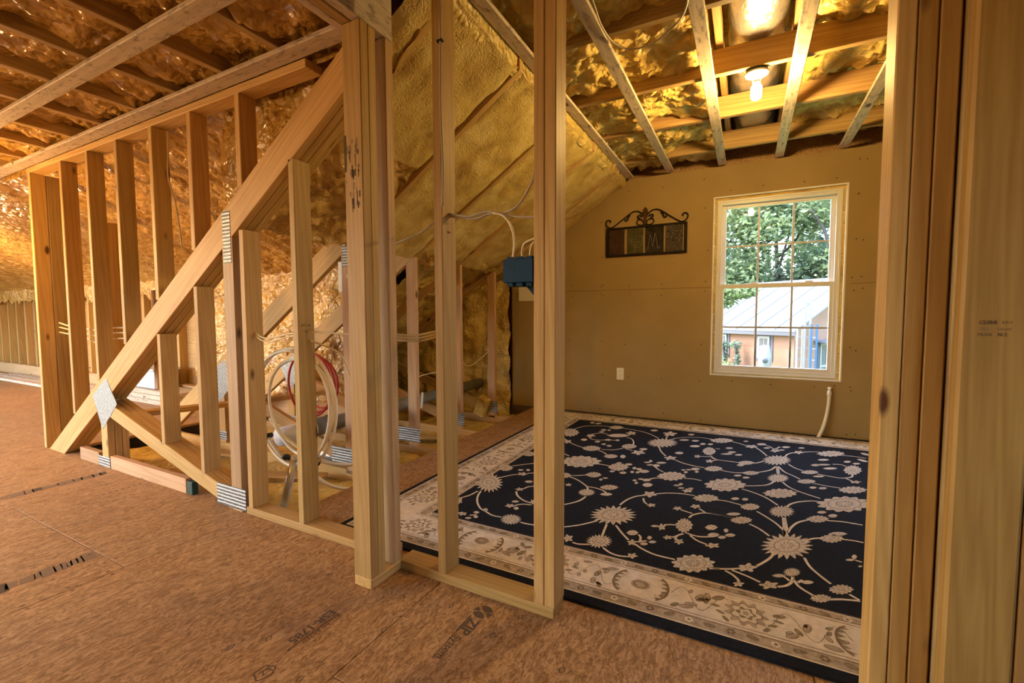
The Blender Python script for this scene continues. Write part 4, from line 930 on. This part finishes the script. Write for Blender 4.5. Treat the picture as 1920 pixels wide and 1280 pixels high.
# ================================================================== electrical
EB = top('junction_box', 'blue plastic switch box nailed to the doorway stud', 'electrical box', (-.69, 1.40, 1.13))
bx0, bx1 = -.742, -.630
box('box_back', bx0, bx1, 1.436, 1.440, 1.140, 1.218, 'blue', EB, 0, .001); box('box_side', bx0, bx0 + .004, 1.362, 1.436, 1.140, 1.218, 'blue', EB, 2, .001); box('box_side', bx1 - .004, bx1, 1.362, 1.436, 1.140, 1.218, 'blue', EB, 2, .001)
box('box_face', bx0, bx1, 1.356, 1.362, 1.140, 1.218, 'blue', EB, 0, .002)
for k in range(3):
    a = bx0 + .010 + k * .036; box('knockout', a, a + .022, 1.366, 1.420, 1.218, 1.228, 'blue', EB, 0, .001); box('knockout', a, a + .022, 1.366, 1.420, 1.128, 1.140, 'blue', EB, 0, .001)
v, f = tubegeo([Vector((-.706 + .009 * math.cos(a), 1.3555, 1.188 + .009 * math.sin(a))) for a in [6.283 * i / 16 for i in range(16)]], .0008, 5, True); mesh('knockout_mark', v, f, 'strap', EB)
prism_xz('bracket', [(-.66, 1.10), (-.632, 1.075), (-.632, 1.145), (-.70, 1.145)], 1.425, 1.432, 0, 'blue', EB, .001); prism_xz('bracket', [(-.655, 1.212), (-.632, 1.212), (-.632, 1.262)], 1.425, 1.432, 0, 'blue', EB, .001)
BX = top('white_box', 'white paper tag hanging behind the blue switch box', 'paper tag', (-1.9, 4.48, 1.15)); box('sheet', -2.26, -2.06, 4.490, 4.4985, 1.185, 1.34, 'paper', BX, 0, .001)
SW = top('switch_plate', 'white double switch plate on the knee post behind the corner studs', 'switch', (-2.36, 2.18, 1.18))
box('cover_plate', -2.455, -2.315, 2.165, 2.1715, 1.190, 1.392, 'outlet', SW, 2, .003)
for x in (-2.41, -2.36): box('toggle', x - .006, x + .006, 2.153, 2.165, 1.282, 1.302, 'outlet', SW, 2, .001)
box('mounting_box', -2.45, -2.32, 2.1715, 2.188, 1.2, 1.38, 'blue', SW, 2, .002)
def cable(label, pts, r=.0042, mat='cable', k=8):
    o = tube('cable', pts, r, mat, None, 7, k); tag(o, label, 'cable'); return o
cable('grey cable stapled down the stud beside the doorway post', [(-.990, 1.352, 2.39), (-.988, 1.350, 2.03), (-.990, 1.351, 1.90), (-.992, 1.352, 1.77), (-.984, 1.351, 1.58), (-.990, 1.354, 1.43)], .0045, 'cable_gray')
o = box('cable_staple', -1.002, -.978, 1.344, 1.358, 2.0, 2.008, 'strap', None, 0, .001); tag(o, 'dark staple over the grey cable on the stud', 'staple')
cable('grey cable looping from the stud hole up the doorway post', [(-1.0, 1.402, 1.409), (-.905, 1.398, 1.389), (-.837, 1.40, 1.399), (-.771, 1.40, 1.386), (-.729, 1.40, 1.395), (-.698, 1.40, 1.414), (-.672, 1.40, 1.447), (-.646, 1.40, 1.50), (-.638, 1.40, 1.64), (-.636, 1.40, 2.39)], .0045, 'cable_gray')
cable('grey cable from the stud hole into the doorway post', [(-1.0, 1.41, 1.403), (-.947, 1.41, 1.391), (-.882, 1.41, 1.381), (-.837, 1.41, 1.391), (-.793, 1.41, 1.39), (-.719, 1.41, 1.372), (-.634, 1.41, 1.362)], .0045, 'cable_gray')
cable('cream cable dropping from the bundle into the left of the blue box', [(-.80, 1.392, 1.388), (-.768, 1.392, 1.380), (-.740, 1.392, 1.355), (-.722, 1.392, 1.317), (-.717, 1.392, 1.271), (-.724, 1.392, 1.222)])
cable('cream cable from the doorway post into the middle of the blue box', [(-.632, 1.40, 1.292), (-.678, 1.40, 1.277), (-.690, 1.40, 1.252), (-.690, 1.40, 1.222)])
cable('cream cable from the doorway post into the right of the blue box', [(-.632, 1.388, 1.280), (-.650, 1.388, 1.262), (-.655, 1.388, 1.222)])
cable('cream cable sagging left from the stud hole to the corner studs', [(-1.036, 1.41, 1.408), (-1.09, 1.46, 1.41), (-1.206, 1.5, 1.375), (-1.278, 1.5, 1.355), (-1.36, 1.5, 1.335)], .004, 'cable_gray')
for i, lb in enumerate(('upper', 'middle', 'lower')): cable(lb + ' of three cream cables between corner studs and the next stud', [(-1.315, 1.40 + .008 * i, .955 - .012 * i), (-1.187, 1.40 + .008 * i, .95 - .012 * i), (-1.12, 1.40 + .008 * i, .957 - .011 * i), (-1.036, 1.40 + .008 * i, .975 - .009 * i)], .0045)
for i, lb in enumerate(('upper', 'lower')):
    cable(lb + ' cream cable between the two front studs of the left wall', [(-2.228, 1.43, .945 - .016 * i), (-2.18, 1.425, .925 - .016 * i), (-2.12, 1.425, .918 - .018 * i), (-2.036, 1.43, .930 - .015 * i), (-1.95, 1.43, .945 - .013 * i), (-1.842, 1.43, .943 - .013 * i)])
cable('cream cable curving down behind the corner studs', [(-1.838, 1.44, .915), (-1.79, 1.50, .88), (-1.77, 1.56, .84), (-1.76, 1.6, .76), (-1.74, 1.62, .66), (-1.72, 1.66, .42)], .0045)
cable('cream cable running level behind the corner studs', [(-1.838, 1.435, .955), (-1.70, 1.47, .948), (-1.6, 1.50, .945), (-1.42, 1.52, .95)])
for i, (lb, dz) in enumerate((('top', .0), ('middle', -.035), ('bottom', -.075))):
    cable(lb + ' one of the cables strung low through the far left studs', [(-4.84, 1.50, .98 + dz), (-4.6, 1.50 + .02 * i, .95 + dz), (-4.32, 1.50, .935 + dz), (-4.1, 1.49, .93 + dz * 1.4), (-3.9, 1.49, .95 + dz), (-3.52, 1.49, .95 + dz)], .006)
cable('thin grey cable drooping under the room ceiling', [(-.597, 1.60, 2.40), (-.610, 1.94, 2.352), (-.621, 2.085, 2.352), (-.607, 2.236, 2.352), (-.551, 2.329, 2.352), (-.462, 2.341, 2.352), (-.366, 2.284, 2.352), (-.268, 2.15, 2.352), (-.23, 1.9, 2.352), (-.22, 1.6, 2.40)], .0042, 'cable_gray')
cable('dark cable curving at the top right of the room ceiling', [(.40, 1.95, 2.40), (.47, 2.28, 2.352), (.56, 2.36, 2.352), (.66, 2.30, 2.352), (.72, 1.9, 2.40)], .0045, 'cable_dark')
cable('cream cable sagging between the knee posts near the window wall', [(-2.36, 3.47, .66), (-2.40, 3.62, .55), (-2.42, 3.80, .54), (-2.38, 4.05, .66)], .0042)
cable('cream cable behind the middle knee post', [(-2.40, 2.85, .52), (-2.48, 2.98, .50), (-2.50, 3.15, .51), (-2.44, 3.42, .52)], .0042)
cable('dark cable dangling from the ceiling foam over the wing', [(-3.02, .78, 2.24), (-3.2, .55, 2.19), (-3.5, .52, 2.188), (-3.7, .56, 2.24)], .0045, 'cable_dark')
cable('cream cable hanging down beside an upper stud of the left wall', [(-3.03, 1.455, 2.11), (-3.045, 1.46, 1.98), (-3.05, 1.458, 1.85), (-3.01, 1.47, 1.7), (-2.98, 1.48, 1.45)], .005)

# ================================================================== plumbing behind the truss wall
PW = top('white_tube_coil', 'big loop coil of milky tubing behind the left stud wall', 'tube coil', (-2.3, 1.74, 0))
for i in range(3):
    r = .325 + .012 * (i % 2) - .05 * (i == 2); pts = [(-2.298 + r * math.cos(a) + .006 * i, 1.66 + .028 * i + .012 * math.sin(2 * a), .50 + r * 1.02 * math.sin(a)) for a in [6.283 * k / 20 for k in range(20)]]
    tube('loop', pts, .0088, 'pex', PW, 9, 4, True)
tube('tail', [(-2.33, 1.74, .18), (-2.25, 1.76, .10), (-2.16, 1.82, .02), (-2.10, 1.95, -.03), (-2.08, 2.1, -.02)], .0105, 'pex', PW, 9, 5)
tube('tail', [(-2.60, 1.74, .40), (-2.52, 1.80, .26), (-2.3, 1.9, .12), (-2.2, 2.1, .06)], .0105, 'pex', PW, 9, 5)
for a in (-1.9, -1.1, -2.5): lathe('tie', [(.028, -.010), (.030, 0), (.028, .010)], 'strap', PW, 10, (-2.298 + .33 * math.cos(a), 1.70, .50 + .335 * math.sin(a)), (-math.sin(a), 0, math.cos(a)))
PR = top('red_tube_coil', 'coil of red tubing hung further behind the milky coil', 'tube coil', (-3.05, 2.42, .2))
for i in range(3): tube('loop', [(-3.05 + (.25 - .03 * i) * math.cos(a) + .03 * i, 2.38 + .03 * i, .49 + (.255 - .03 * i) * math.sin(a)) for a in [6.283 * k / 18 for k in range(18)]], .009, 'pex_red', PR, 8, 4, True)
GP = top('metal_pipe', 'long grey metal pipe lying low behind the knee posts', 'pipe', (-2.66, 3.2, .2))
v, f = tubegeo([Vector((-2.61, 2.02, .262)), Vector((-2.72, 4.40, .25))], .052, 20); mesh('pipe_run', v, f, 'pipe_gray', GP, True)
v, f = tubegeo([Vector((-2.600, 1.80, .263)), Vector((-2.612, 2.05, .262))], .060, 20); mesh('pipe_sleeve', v, f, 'steel', GP, True)
v, f = tubegeo([Vector((-2.612, 2.07, .262)), Vector((-2.617, 2.17, .262))], .062, 20); mesh('coupling', v, f, 'pipe_gray', GP, True)
lathe('coupling_ring', [(.064, 0), (.066, .006), (.064, .012)], 'strap', GP, 20, (-2.618, 2.18, .262), (-.05, 1, 0))
SP = top('silver_pipe', 'slanted shiny silver pipe rising between studs of the left wall', 'pipe', (-2.49, 1.60, -.1))
v, f = tubegeo([Vector((-2.325, 1.60, -.12)), Vector((-2.215, 1.62, .235))], .021, 16); mesh('pipe_run', v, f, 'steel', SP, True)
lathe('pipe_end', [(.021, 0), (.024, .004), (.024, .02), (.021, .024)], 'steel', SP, 16, (-2.215, 1.62, .225), (.3, .05, 1))
FD = top('foil_elbow', 'crinkled foil duct elbow on the eave floor', 'duct', (-2.5, 2.0, -.1)); tube('elbow_body', [(-2.9, 2.35, -.03), (-2.65, 2.33, -.01), (-2.45, 2.42, -.02), (-2.40, 2.60, -.05)], .065, 'foil', FD, 18, 6)
PT = top('paper_tag', 'small white tag leaning by the middle knee post', 'paper tag', (-2.48, 3.0, .2)); o = beam('tag', (-2.44, 3.0, .24), (-2.45, 3.03, .37), .001, .05, (1, .3, 0), 'paper', PT, 0)
# scraps of wood lying in the eave
for i, (p, q, lb) in enumerate((((-3.6, 1.62, -.06), (-2.5, 2.05, -.05), 'scrap board lying flat on the eave foam behind the left wall'), ((-3.2, 2.35, -.05), (-2.45, 2.72, -.055), 'scrap board between the second and third truss'), ((-2.95, 2.95, -.05), (-2.2, 3.3, -.06), 'scrap board beside the middle knee post'), ((-4.4, 1.95, -.05), (-3.5, 2.08, -.06), 'scrap board near the foot of the sloping truss'))):
    o = beam('scrap_board', p, q, .09, .02, (0, 1, 0), 'pine', None); tag(o, lb, 'board')
o = beam('foam_scrap', (-2.5, 4.05, -.02), (-2.42, 4.02, .16), .12, .10, (1, 0, 0), 'foam', None); tag(o, 'lump of yellow foam standing near the window wall eave', 'foam scrap')
# boards and bin far down the wing
for i, (y, z, lb) in enumerate(((2.58, .0, 'front'), (2.72, .0, 'middle'), (2.86, .0, 'rear'))):
    o = box('loose_board', -12.5 + .5 * i, -7.0 + .2 * i, y, y + .11, z, z + .035, 'strip', None); tag(o, lb + ' one of the loose boards on the floor along the far knee wall', 'board')
BN = top('storage_bin', 'pale blue grey bin by the far knee wall', 'bin', (-6.4, 2.85, 0)); M['bin'] = plain('pale_blue_plastic', (.55, .62, .68), .4)
box('bin_body', -6.75, -6.15, 2.70, 2.95, .17, .38, 'bin', BN, 2, .01); box('bin_lid', -6.77, -6.13, 2.68, 2.97, .38, .41, 'bin', BN, 2, .006)
for k in range(3): o = box('trim_board', -6.9, -5.6, 2.66, 2.96, .001 + .056 * k, .053 + .056 * k, 'strip', None); tag(o, ('bottom', 'middle', 'top')[k] + ' board of the stack under the pale blue bin', 'board')

# ================================================================== outdoors
GZ = -2.9
M['grass'] = plain('grass', (.10, .16, .04), .9)
G = top('ground', 'grassy yard below the window', 'ground', (0, 18, GZ), 'structure'); box('lawn', -30, 30, 4.8, 60, GZ - .2, GZ, 'grass', G, ch=0)
A35 = math.radians(35); BC0 = Vector((1.22, 15.0, 0)); bu = Vector((-math.cos(A35), math.sin(A35), 0)); bgd = Vector((math.sin(A35), math.cos(A35), 0))
def stucco():
    m, n, l, b = nt('salmon_stucco'); g = n.new('ShaderNodeNewGeometry'); a = noise_n(n, l, g.outputs['Position'], 1.6, 4)
    cr = ramp(n, [(.35, (0.177, 0.0918, 0.0578)), (.65, (0.218, 0.122, 0.085))]); l.new(a.outputs['Fac'], cr.inputs[0]); l.new(cr.outputs[0], b.inputs['Base Color']); b.inputs['Roughness'].default_value = .9; return m
M['stucco'] = stucco(); M['roofmetal'] = plain('pale_metal_roofing', (0.102, 0.116, 0.136), .5, .1); M['fascia'] = plain('slate_grey_trim', (0.0544, 0.0578, 0.0748), .6); M['barn_white'] = plain('barn_white_paint', (0.204, 0.204, 0.211), .6); M['darkglass'] = plain('dark_window_glass', (.05, .06, .07), .15)
BA = top('barn', 'salmon barn with a pale metal roof seen through the window', 'building', (BC0.x, BC0.y, GZ))
Lb, HSP, EZ, RZ = 9.5, 3.6, .62, 2.24
def bp(s, g, z): return BC0 + bu * s + bgd * g + Vector((0, 0, z))
def quad(name, pts, mat, parent, th, nrm):
    n = Vector(nrm).normalized() * th; a = [Vector(p) for p in pts]; b = [p - n for p in a]; k = len(a)
    return mesh(name, a + b, [tuple(range(k)), tuple(range(2 * k - 1, k - 1, -1))] + [((i + 1) % k, i, k + i, k + (i + 1) % k) for i in range(k)], mat, parent)
quad('long_wall', [bp(0, 0, GZ), bp(0, 0, EZ - .03), bp(Lb, 0, EZ - .03), bp(Lb, 0, GZ)], 'stucco', BA, .15, -bgd)
quad('gable_wall', [bp(0, .15, GZ), bp(0, 2 * HSP, GZ), bp(0, 2 * HSP, EZ - .03), bp(0, HSP, RZ - .06), bp(0, .15, EZ)], 'stucco', BA, .15, -bu)
npan = 16
for k in range(npan):
    s0 = -.12 + (Lb + .3) * k / npan; s1 = -.12 + (Lb + .3) * (k + 1) / npan - .002; sl = (RZ - EZ) / HSP
    for q in (0, 1):
        g0 = -.18 if q == 0 else 2 * HSP + .18
        quad('roof_panel', [bp(s0, g0, EZ - .18 * sl + .02), bp(s1, g0, EZ - .18 * sl + .02), bp(s1, HSP, RZ + .02), bp(s0, HSP, RZ + .02)], 'roofmetal', BA, .03, (0, 0, 1))
    v, f = tubegeo([bp(s0, -.18, EZ - .18 * sl + .030), bp(s0, HSP, RZ + .030)], .012, 5); mesh('roof_rib', v, f, 'roofmetal', BA)
quad('fascia', [bp(-.12, -.17, EZ - .20), bp(-.12, -.17, EZ - .06), bp(Lb + .1, -.17, EZ - .06), bp(Lb + .1, -.17, EZ - .20)], 'fascia', BA, .03, -bgd)
def bwin(s0, s1, z0, z1, face):
    P = (lambda s, z, o: bp(s, -o, z)) if face == 'long' else (lambda s, z, o: bp(-o, s, z)); nr = -bgd if face == 'long' else -bu
    quad('window_trim', [P(s0 - .09, z0 - .09, .02), P(s0 - .09, z1 + .09, .02), P(s1 + .09, z1 + .09, .02), P(s1 + .09, z0 - .09, .02)], 'fascia', BA, .02, nr)
    quad('window_frame', [P(s0, z0, .05), P(s0, z1, .05), P(s1, z1, .05), P(s1, z0, .05)], 'barn_white', BA, .03, nr)
    zm_ = (z0 + z1) / 2
    for a, b in ((z0 + .07, zm_ - .03), (zm_ + .03, z1 - .07)):
        sm = (s0 + s1) / 2
        for c, d in ((s0 + .07, sm - .015), (sm + .015, s1 - .07)): quad('pane', [P(c, a, .06), P(c, b, .06), P(d, b, .06), P(d, a, .06)], 'darkglass', BA, .01, nr)
bwin(.70, 1.08, -.29, .38, 'long'); bwin(2.14, 2.45, -.27, .39, 'long'); bwin(1.25, 1.75, -1.2, .18, 'gable')
quad('door_hood', [bp(-.02, .95, .26), bp(-.02, 1.9, .26), bp(-.35, 1.9, .22), bp(-.35, .95, .22)], 'roofmetal', BA, .04, (0, 0, 1))
M['alu'] = plain('pale_aluminium', (0.202, 0.209, 0.23), .4, .5); M['fibre_blue'] = plain('blue_fibreglass', (.02, .07, .18), .4); M['fibre_white'] = plain('white_fibreglass', (0.23, 0.223, 0.202), .5)
def ladder(label, x, y, w, z1, rail, rung):
    L = top('ladder', label, 'ladder', (x, y, GZ), None, 'ladders against the barn corner')
    for xx in (x, x + w): box('rail', xx - .022, xx + .022, y - .03, y + .03, GZ, z1, rail, L, 2)
    z = GZ + .3
    while z < z1 - .1:
        box('rung', x, x + w, y - .015, y + .015, z, z + .03, rung, L, 0, .002); z += .30
ladder('tall pale aluminium ladder at the barn corner', 1.40, 14.30, .115, 1.47, 'alu', 'alu')
ladder('short white ladder left of the tall ladder', 1.235, 14.40, .12, .62, 'fibre_white', 'alu')
ladder('blue ladder right of the tall ladder', 1.535, 14.20, .12, .77, 'fibre_blue', 'fibre_white')
PU = top('yard_pump', 'old white pump standing beside the barn window', 'pump', (bp(.52, -.45, GZ).x, bp(.52, -.45, GZ).y, GZ))
c = bp(.56, -.45, 0); lathe('pump_body', [(.16, GZ), (.16, GZ + 1.9), (.12, -.75), (.12, -.55)], 'barn_white', PU, 16, (c.x, c.y, 0)); lathe('pump_head', [(.10, -.56), (.17, -.45), (.18, -.15), (.14, -.02), (.12, .12), (.03, .14)], 'barn_white', PU, 16, (c.x, c.y, 0))
lathe('pump_dial', [(.07, 0), (.075, .01), (.06, .02)], 'darkglass', PU, 14, (c.x, c.y - .18, -.3), (0, -1, 0))
def leafmat(name, c0, c1):
    m, n, l, b = nt(name); g = n.new('ShaderNodeNewGeometry'); a = noise_n(n, l, g.outputs['Position'], 2.4, 4, .7)
    cr = ramp(n, [(.36, c0), (.62, c1)]); l.new(a.outputs['Fac'], cr.inputs[0]); l.new(cr.outputs[0], b.inputs['Base Color']); b.inputs['Roughness'].default_value = .5
    b.inputs['Transmission Weight'].default_value = 0
    tr = n.new('ShaderNodeBsdfTranslucent'); l.new(cr.outputs[0], tr.inputs[0]); mx = n.new('ShaderNodeMixShader'); mx.inputs[0].default_value = .45
    o = [x for x in n if x.type == 'OUTPUT_MATERIAL'][0]; l.new(b.outputs[0], mx.inputs[1]); l.new(tr.outputs[0], mx.inputs[2]); l.new(mx.outputs[0], o.inputs[0]); return m
M['leaf'] = leafmat('yellow_green_leaves', (0.0576, 0.108, 0.0468), (0.216, 0.274, 0.122)); M['leaf2'] = leafmat('blue_green_leaves', (0.0504, 0.0972, 0.072), (0.158, 0.223, 0.158)); M['bark'] = plain('grey_bark', (.06, .05, .045), .9)  # two leaf tints, each mottled at random
lr = random.Random(11)
def leaves(name, blobs, n, size, mat, parent):
    v = []; f = []
    for _ in range(n):
        c, rad = lr.choice(blobs); 
        d = Vector((lr.gauss(0, 1), lr.gauss(0, 1), lr.gauss(0, 1))).normalized() * (lr.random() ** .45)
        p = Vector(c) + Vector((d.x * rad[0], d.y * rad[1], d.z * rad[2]))
        a = Vector((lr.gauss(0, 1), lr.gauss(0, 1), lr.gauss(0, .6))).normalized(); q = a.cross(Vector((lr.gauss(0, 1), lr.gauss(0, 1), lr.gauss(0, 1)))).normalized(); s = size * lr.uniform(.6, 1.4)
        b = len(v); v += [p - a * s, p - q * s * .45, p + a * s, p + q * s * .45]; f.append((b, b + 1, b + 2, b + 3))
    o = mesh(name, v, f, mat, parent); return o
def tree(label, x, y, h, crown, n, size, mat, trunk=.14):
    T = top('tree', label, 'tree', (x, y, GZ), None, 'trees behind the barn')
    tube('trunk', [(x, y, GZ), (x + .1, y, GZ + h * .4), (x - .1, y, GZ + h * .7), (x + .15, y, GZ + h)], lambda t: trunk * (1 - .7 * t), 'bark', T, 10, 5)
    for s in (-1, 1, .5): tube('branch', [(x, y, GZ + h * (.5 + .12 * s)), (x + s * .6, y - .3, GZ + h * .68), (x + s * 1.3, y - .5, GZ + h * .82)], lambda t: trunk * .5 * (1 - .7 * t), 'bark', T, 7, 4)
    bl = [((x + lr.uniform(-1, 1) * crown, y + lr.uniform(-.5, .5) * crown, GZ + h * lr.uniform(.28, 1.05)), (crown * lr.uniform(.4, .7), crown * .5, crown * lr.uniform(.3, .55))) for _ in range(20)]
    leaves('crown', bl, n, size, mat, T)
tree('leafy tree furthest left behind the barn', -4.2, 22.5, 9.5, 2.2, 7000, .13, 'leaf2')
tree('yellow green tree left of centre behind the barn', -1.4, 21.5, 10.0, 2.1, 10000, .12, 'leaf')
tree('blue green tree in the middle behind the barn roof', 1.2, 23.5, 10.5, 2.3, 11000, .13, 'leaf2')
tree('tree with a dark leaning trunk right behind the barn roof', 3.4, 22.0, 10.0, 2.1, 10000, .12, 'leaf', .20)
tree('leafy tree furthest right behind the barn', 6.2, 23.5, 9.5, 2.3, 7000, .13, 'leaf2')
tree('tall pale tree deep behind the middle trees', .2, 28.5, 13, 3.0, 9000, .16, 'leaf')
tree('tall pale tree deep behind the right hand trees', 4.6, 29, 13, 3.0, 8000, .16, 'leaf2')
T = top('tree', 'near tree with branches hanging in front of the barn roof', 'tree', (-2.3, 13.6, GZ))
tube('trunk', [(-2.3, 13.6, GZ), (-2.25, 13.6, -.5), (-2.2, 13.6, 2.6)], lambda t: .11 * (1 - .5 * t), 'bark', T, 10, 5)
tube('branch', [(-2.22, 13.6, 1.0), (-1.5, 13.5, 1.5), (-.6, 13.4, 1.62), (.2, 13.4, 1.5)], lambda t: .035 * (1 - .8 * t), 'bark', T, 7, 5)
leaves('crown', [((-2.2, 13.6, 2.5), (1.0, .8, .9)), ((-1.2, 13.5, 1.75), (.8, .5, .35)), ((-.7, 13.45, 1.45), (.55, .4, .30)), ((-.2, 13.4, 1.62), (.5, .4, .18)), ((-1.3, 13.5, 1.2), (.5, .4, .3))], 2600, .07, 'leaf', T)
for i, (s, lb) in enumerate(((1.62, 'climbing shrub beside the middle of the barn wall'), (2.05, 'climbing shrub by the left barn window'))):
    P = top('shrub', lb, 'shrub', (bp(s, -.3, GZ).x, bp(s, -.3, GZ).y, GZ)); c = bp(s, -.3, 0)
    tube('stem', [(c.x, c.y, GZ), (c.x + .05, c.y, -1.2), (c.x, c.y, .1)], .05, 'bark', P, 8, 4); leaves('foliage', [((c.x, c.y, .08), (.20, .2, .16)), ((c.x + .05, c.y, -.35), (.10, .12, .3)), ((c.x, c.y, -1.0), (.3, .3, .5))], 500, .045, 'leaf2', P)
P = top('shrub', 'low bush at the foot of the barn wall', 'shrub', (bp(1.85, -.5, GZ).x, bp(1.85, -.5, GZ).y, GZ)); c = bp(1.85, -.5, 0); tube('stem', [(c.x, c.y, GZ), (c.x, c.y, -1.0)], .05, 'bark', P, 8, 2); leaves('foliage', [((c.x, c.y, -.7), (.45, .3, .28)), ((c.x, c.y, -1.4), (.6, .5, .8))], 900, .05, 'leaf', P)
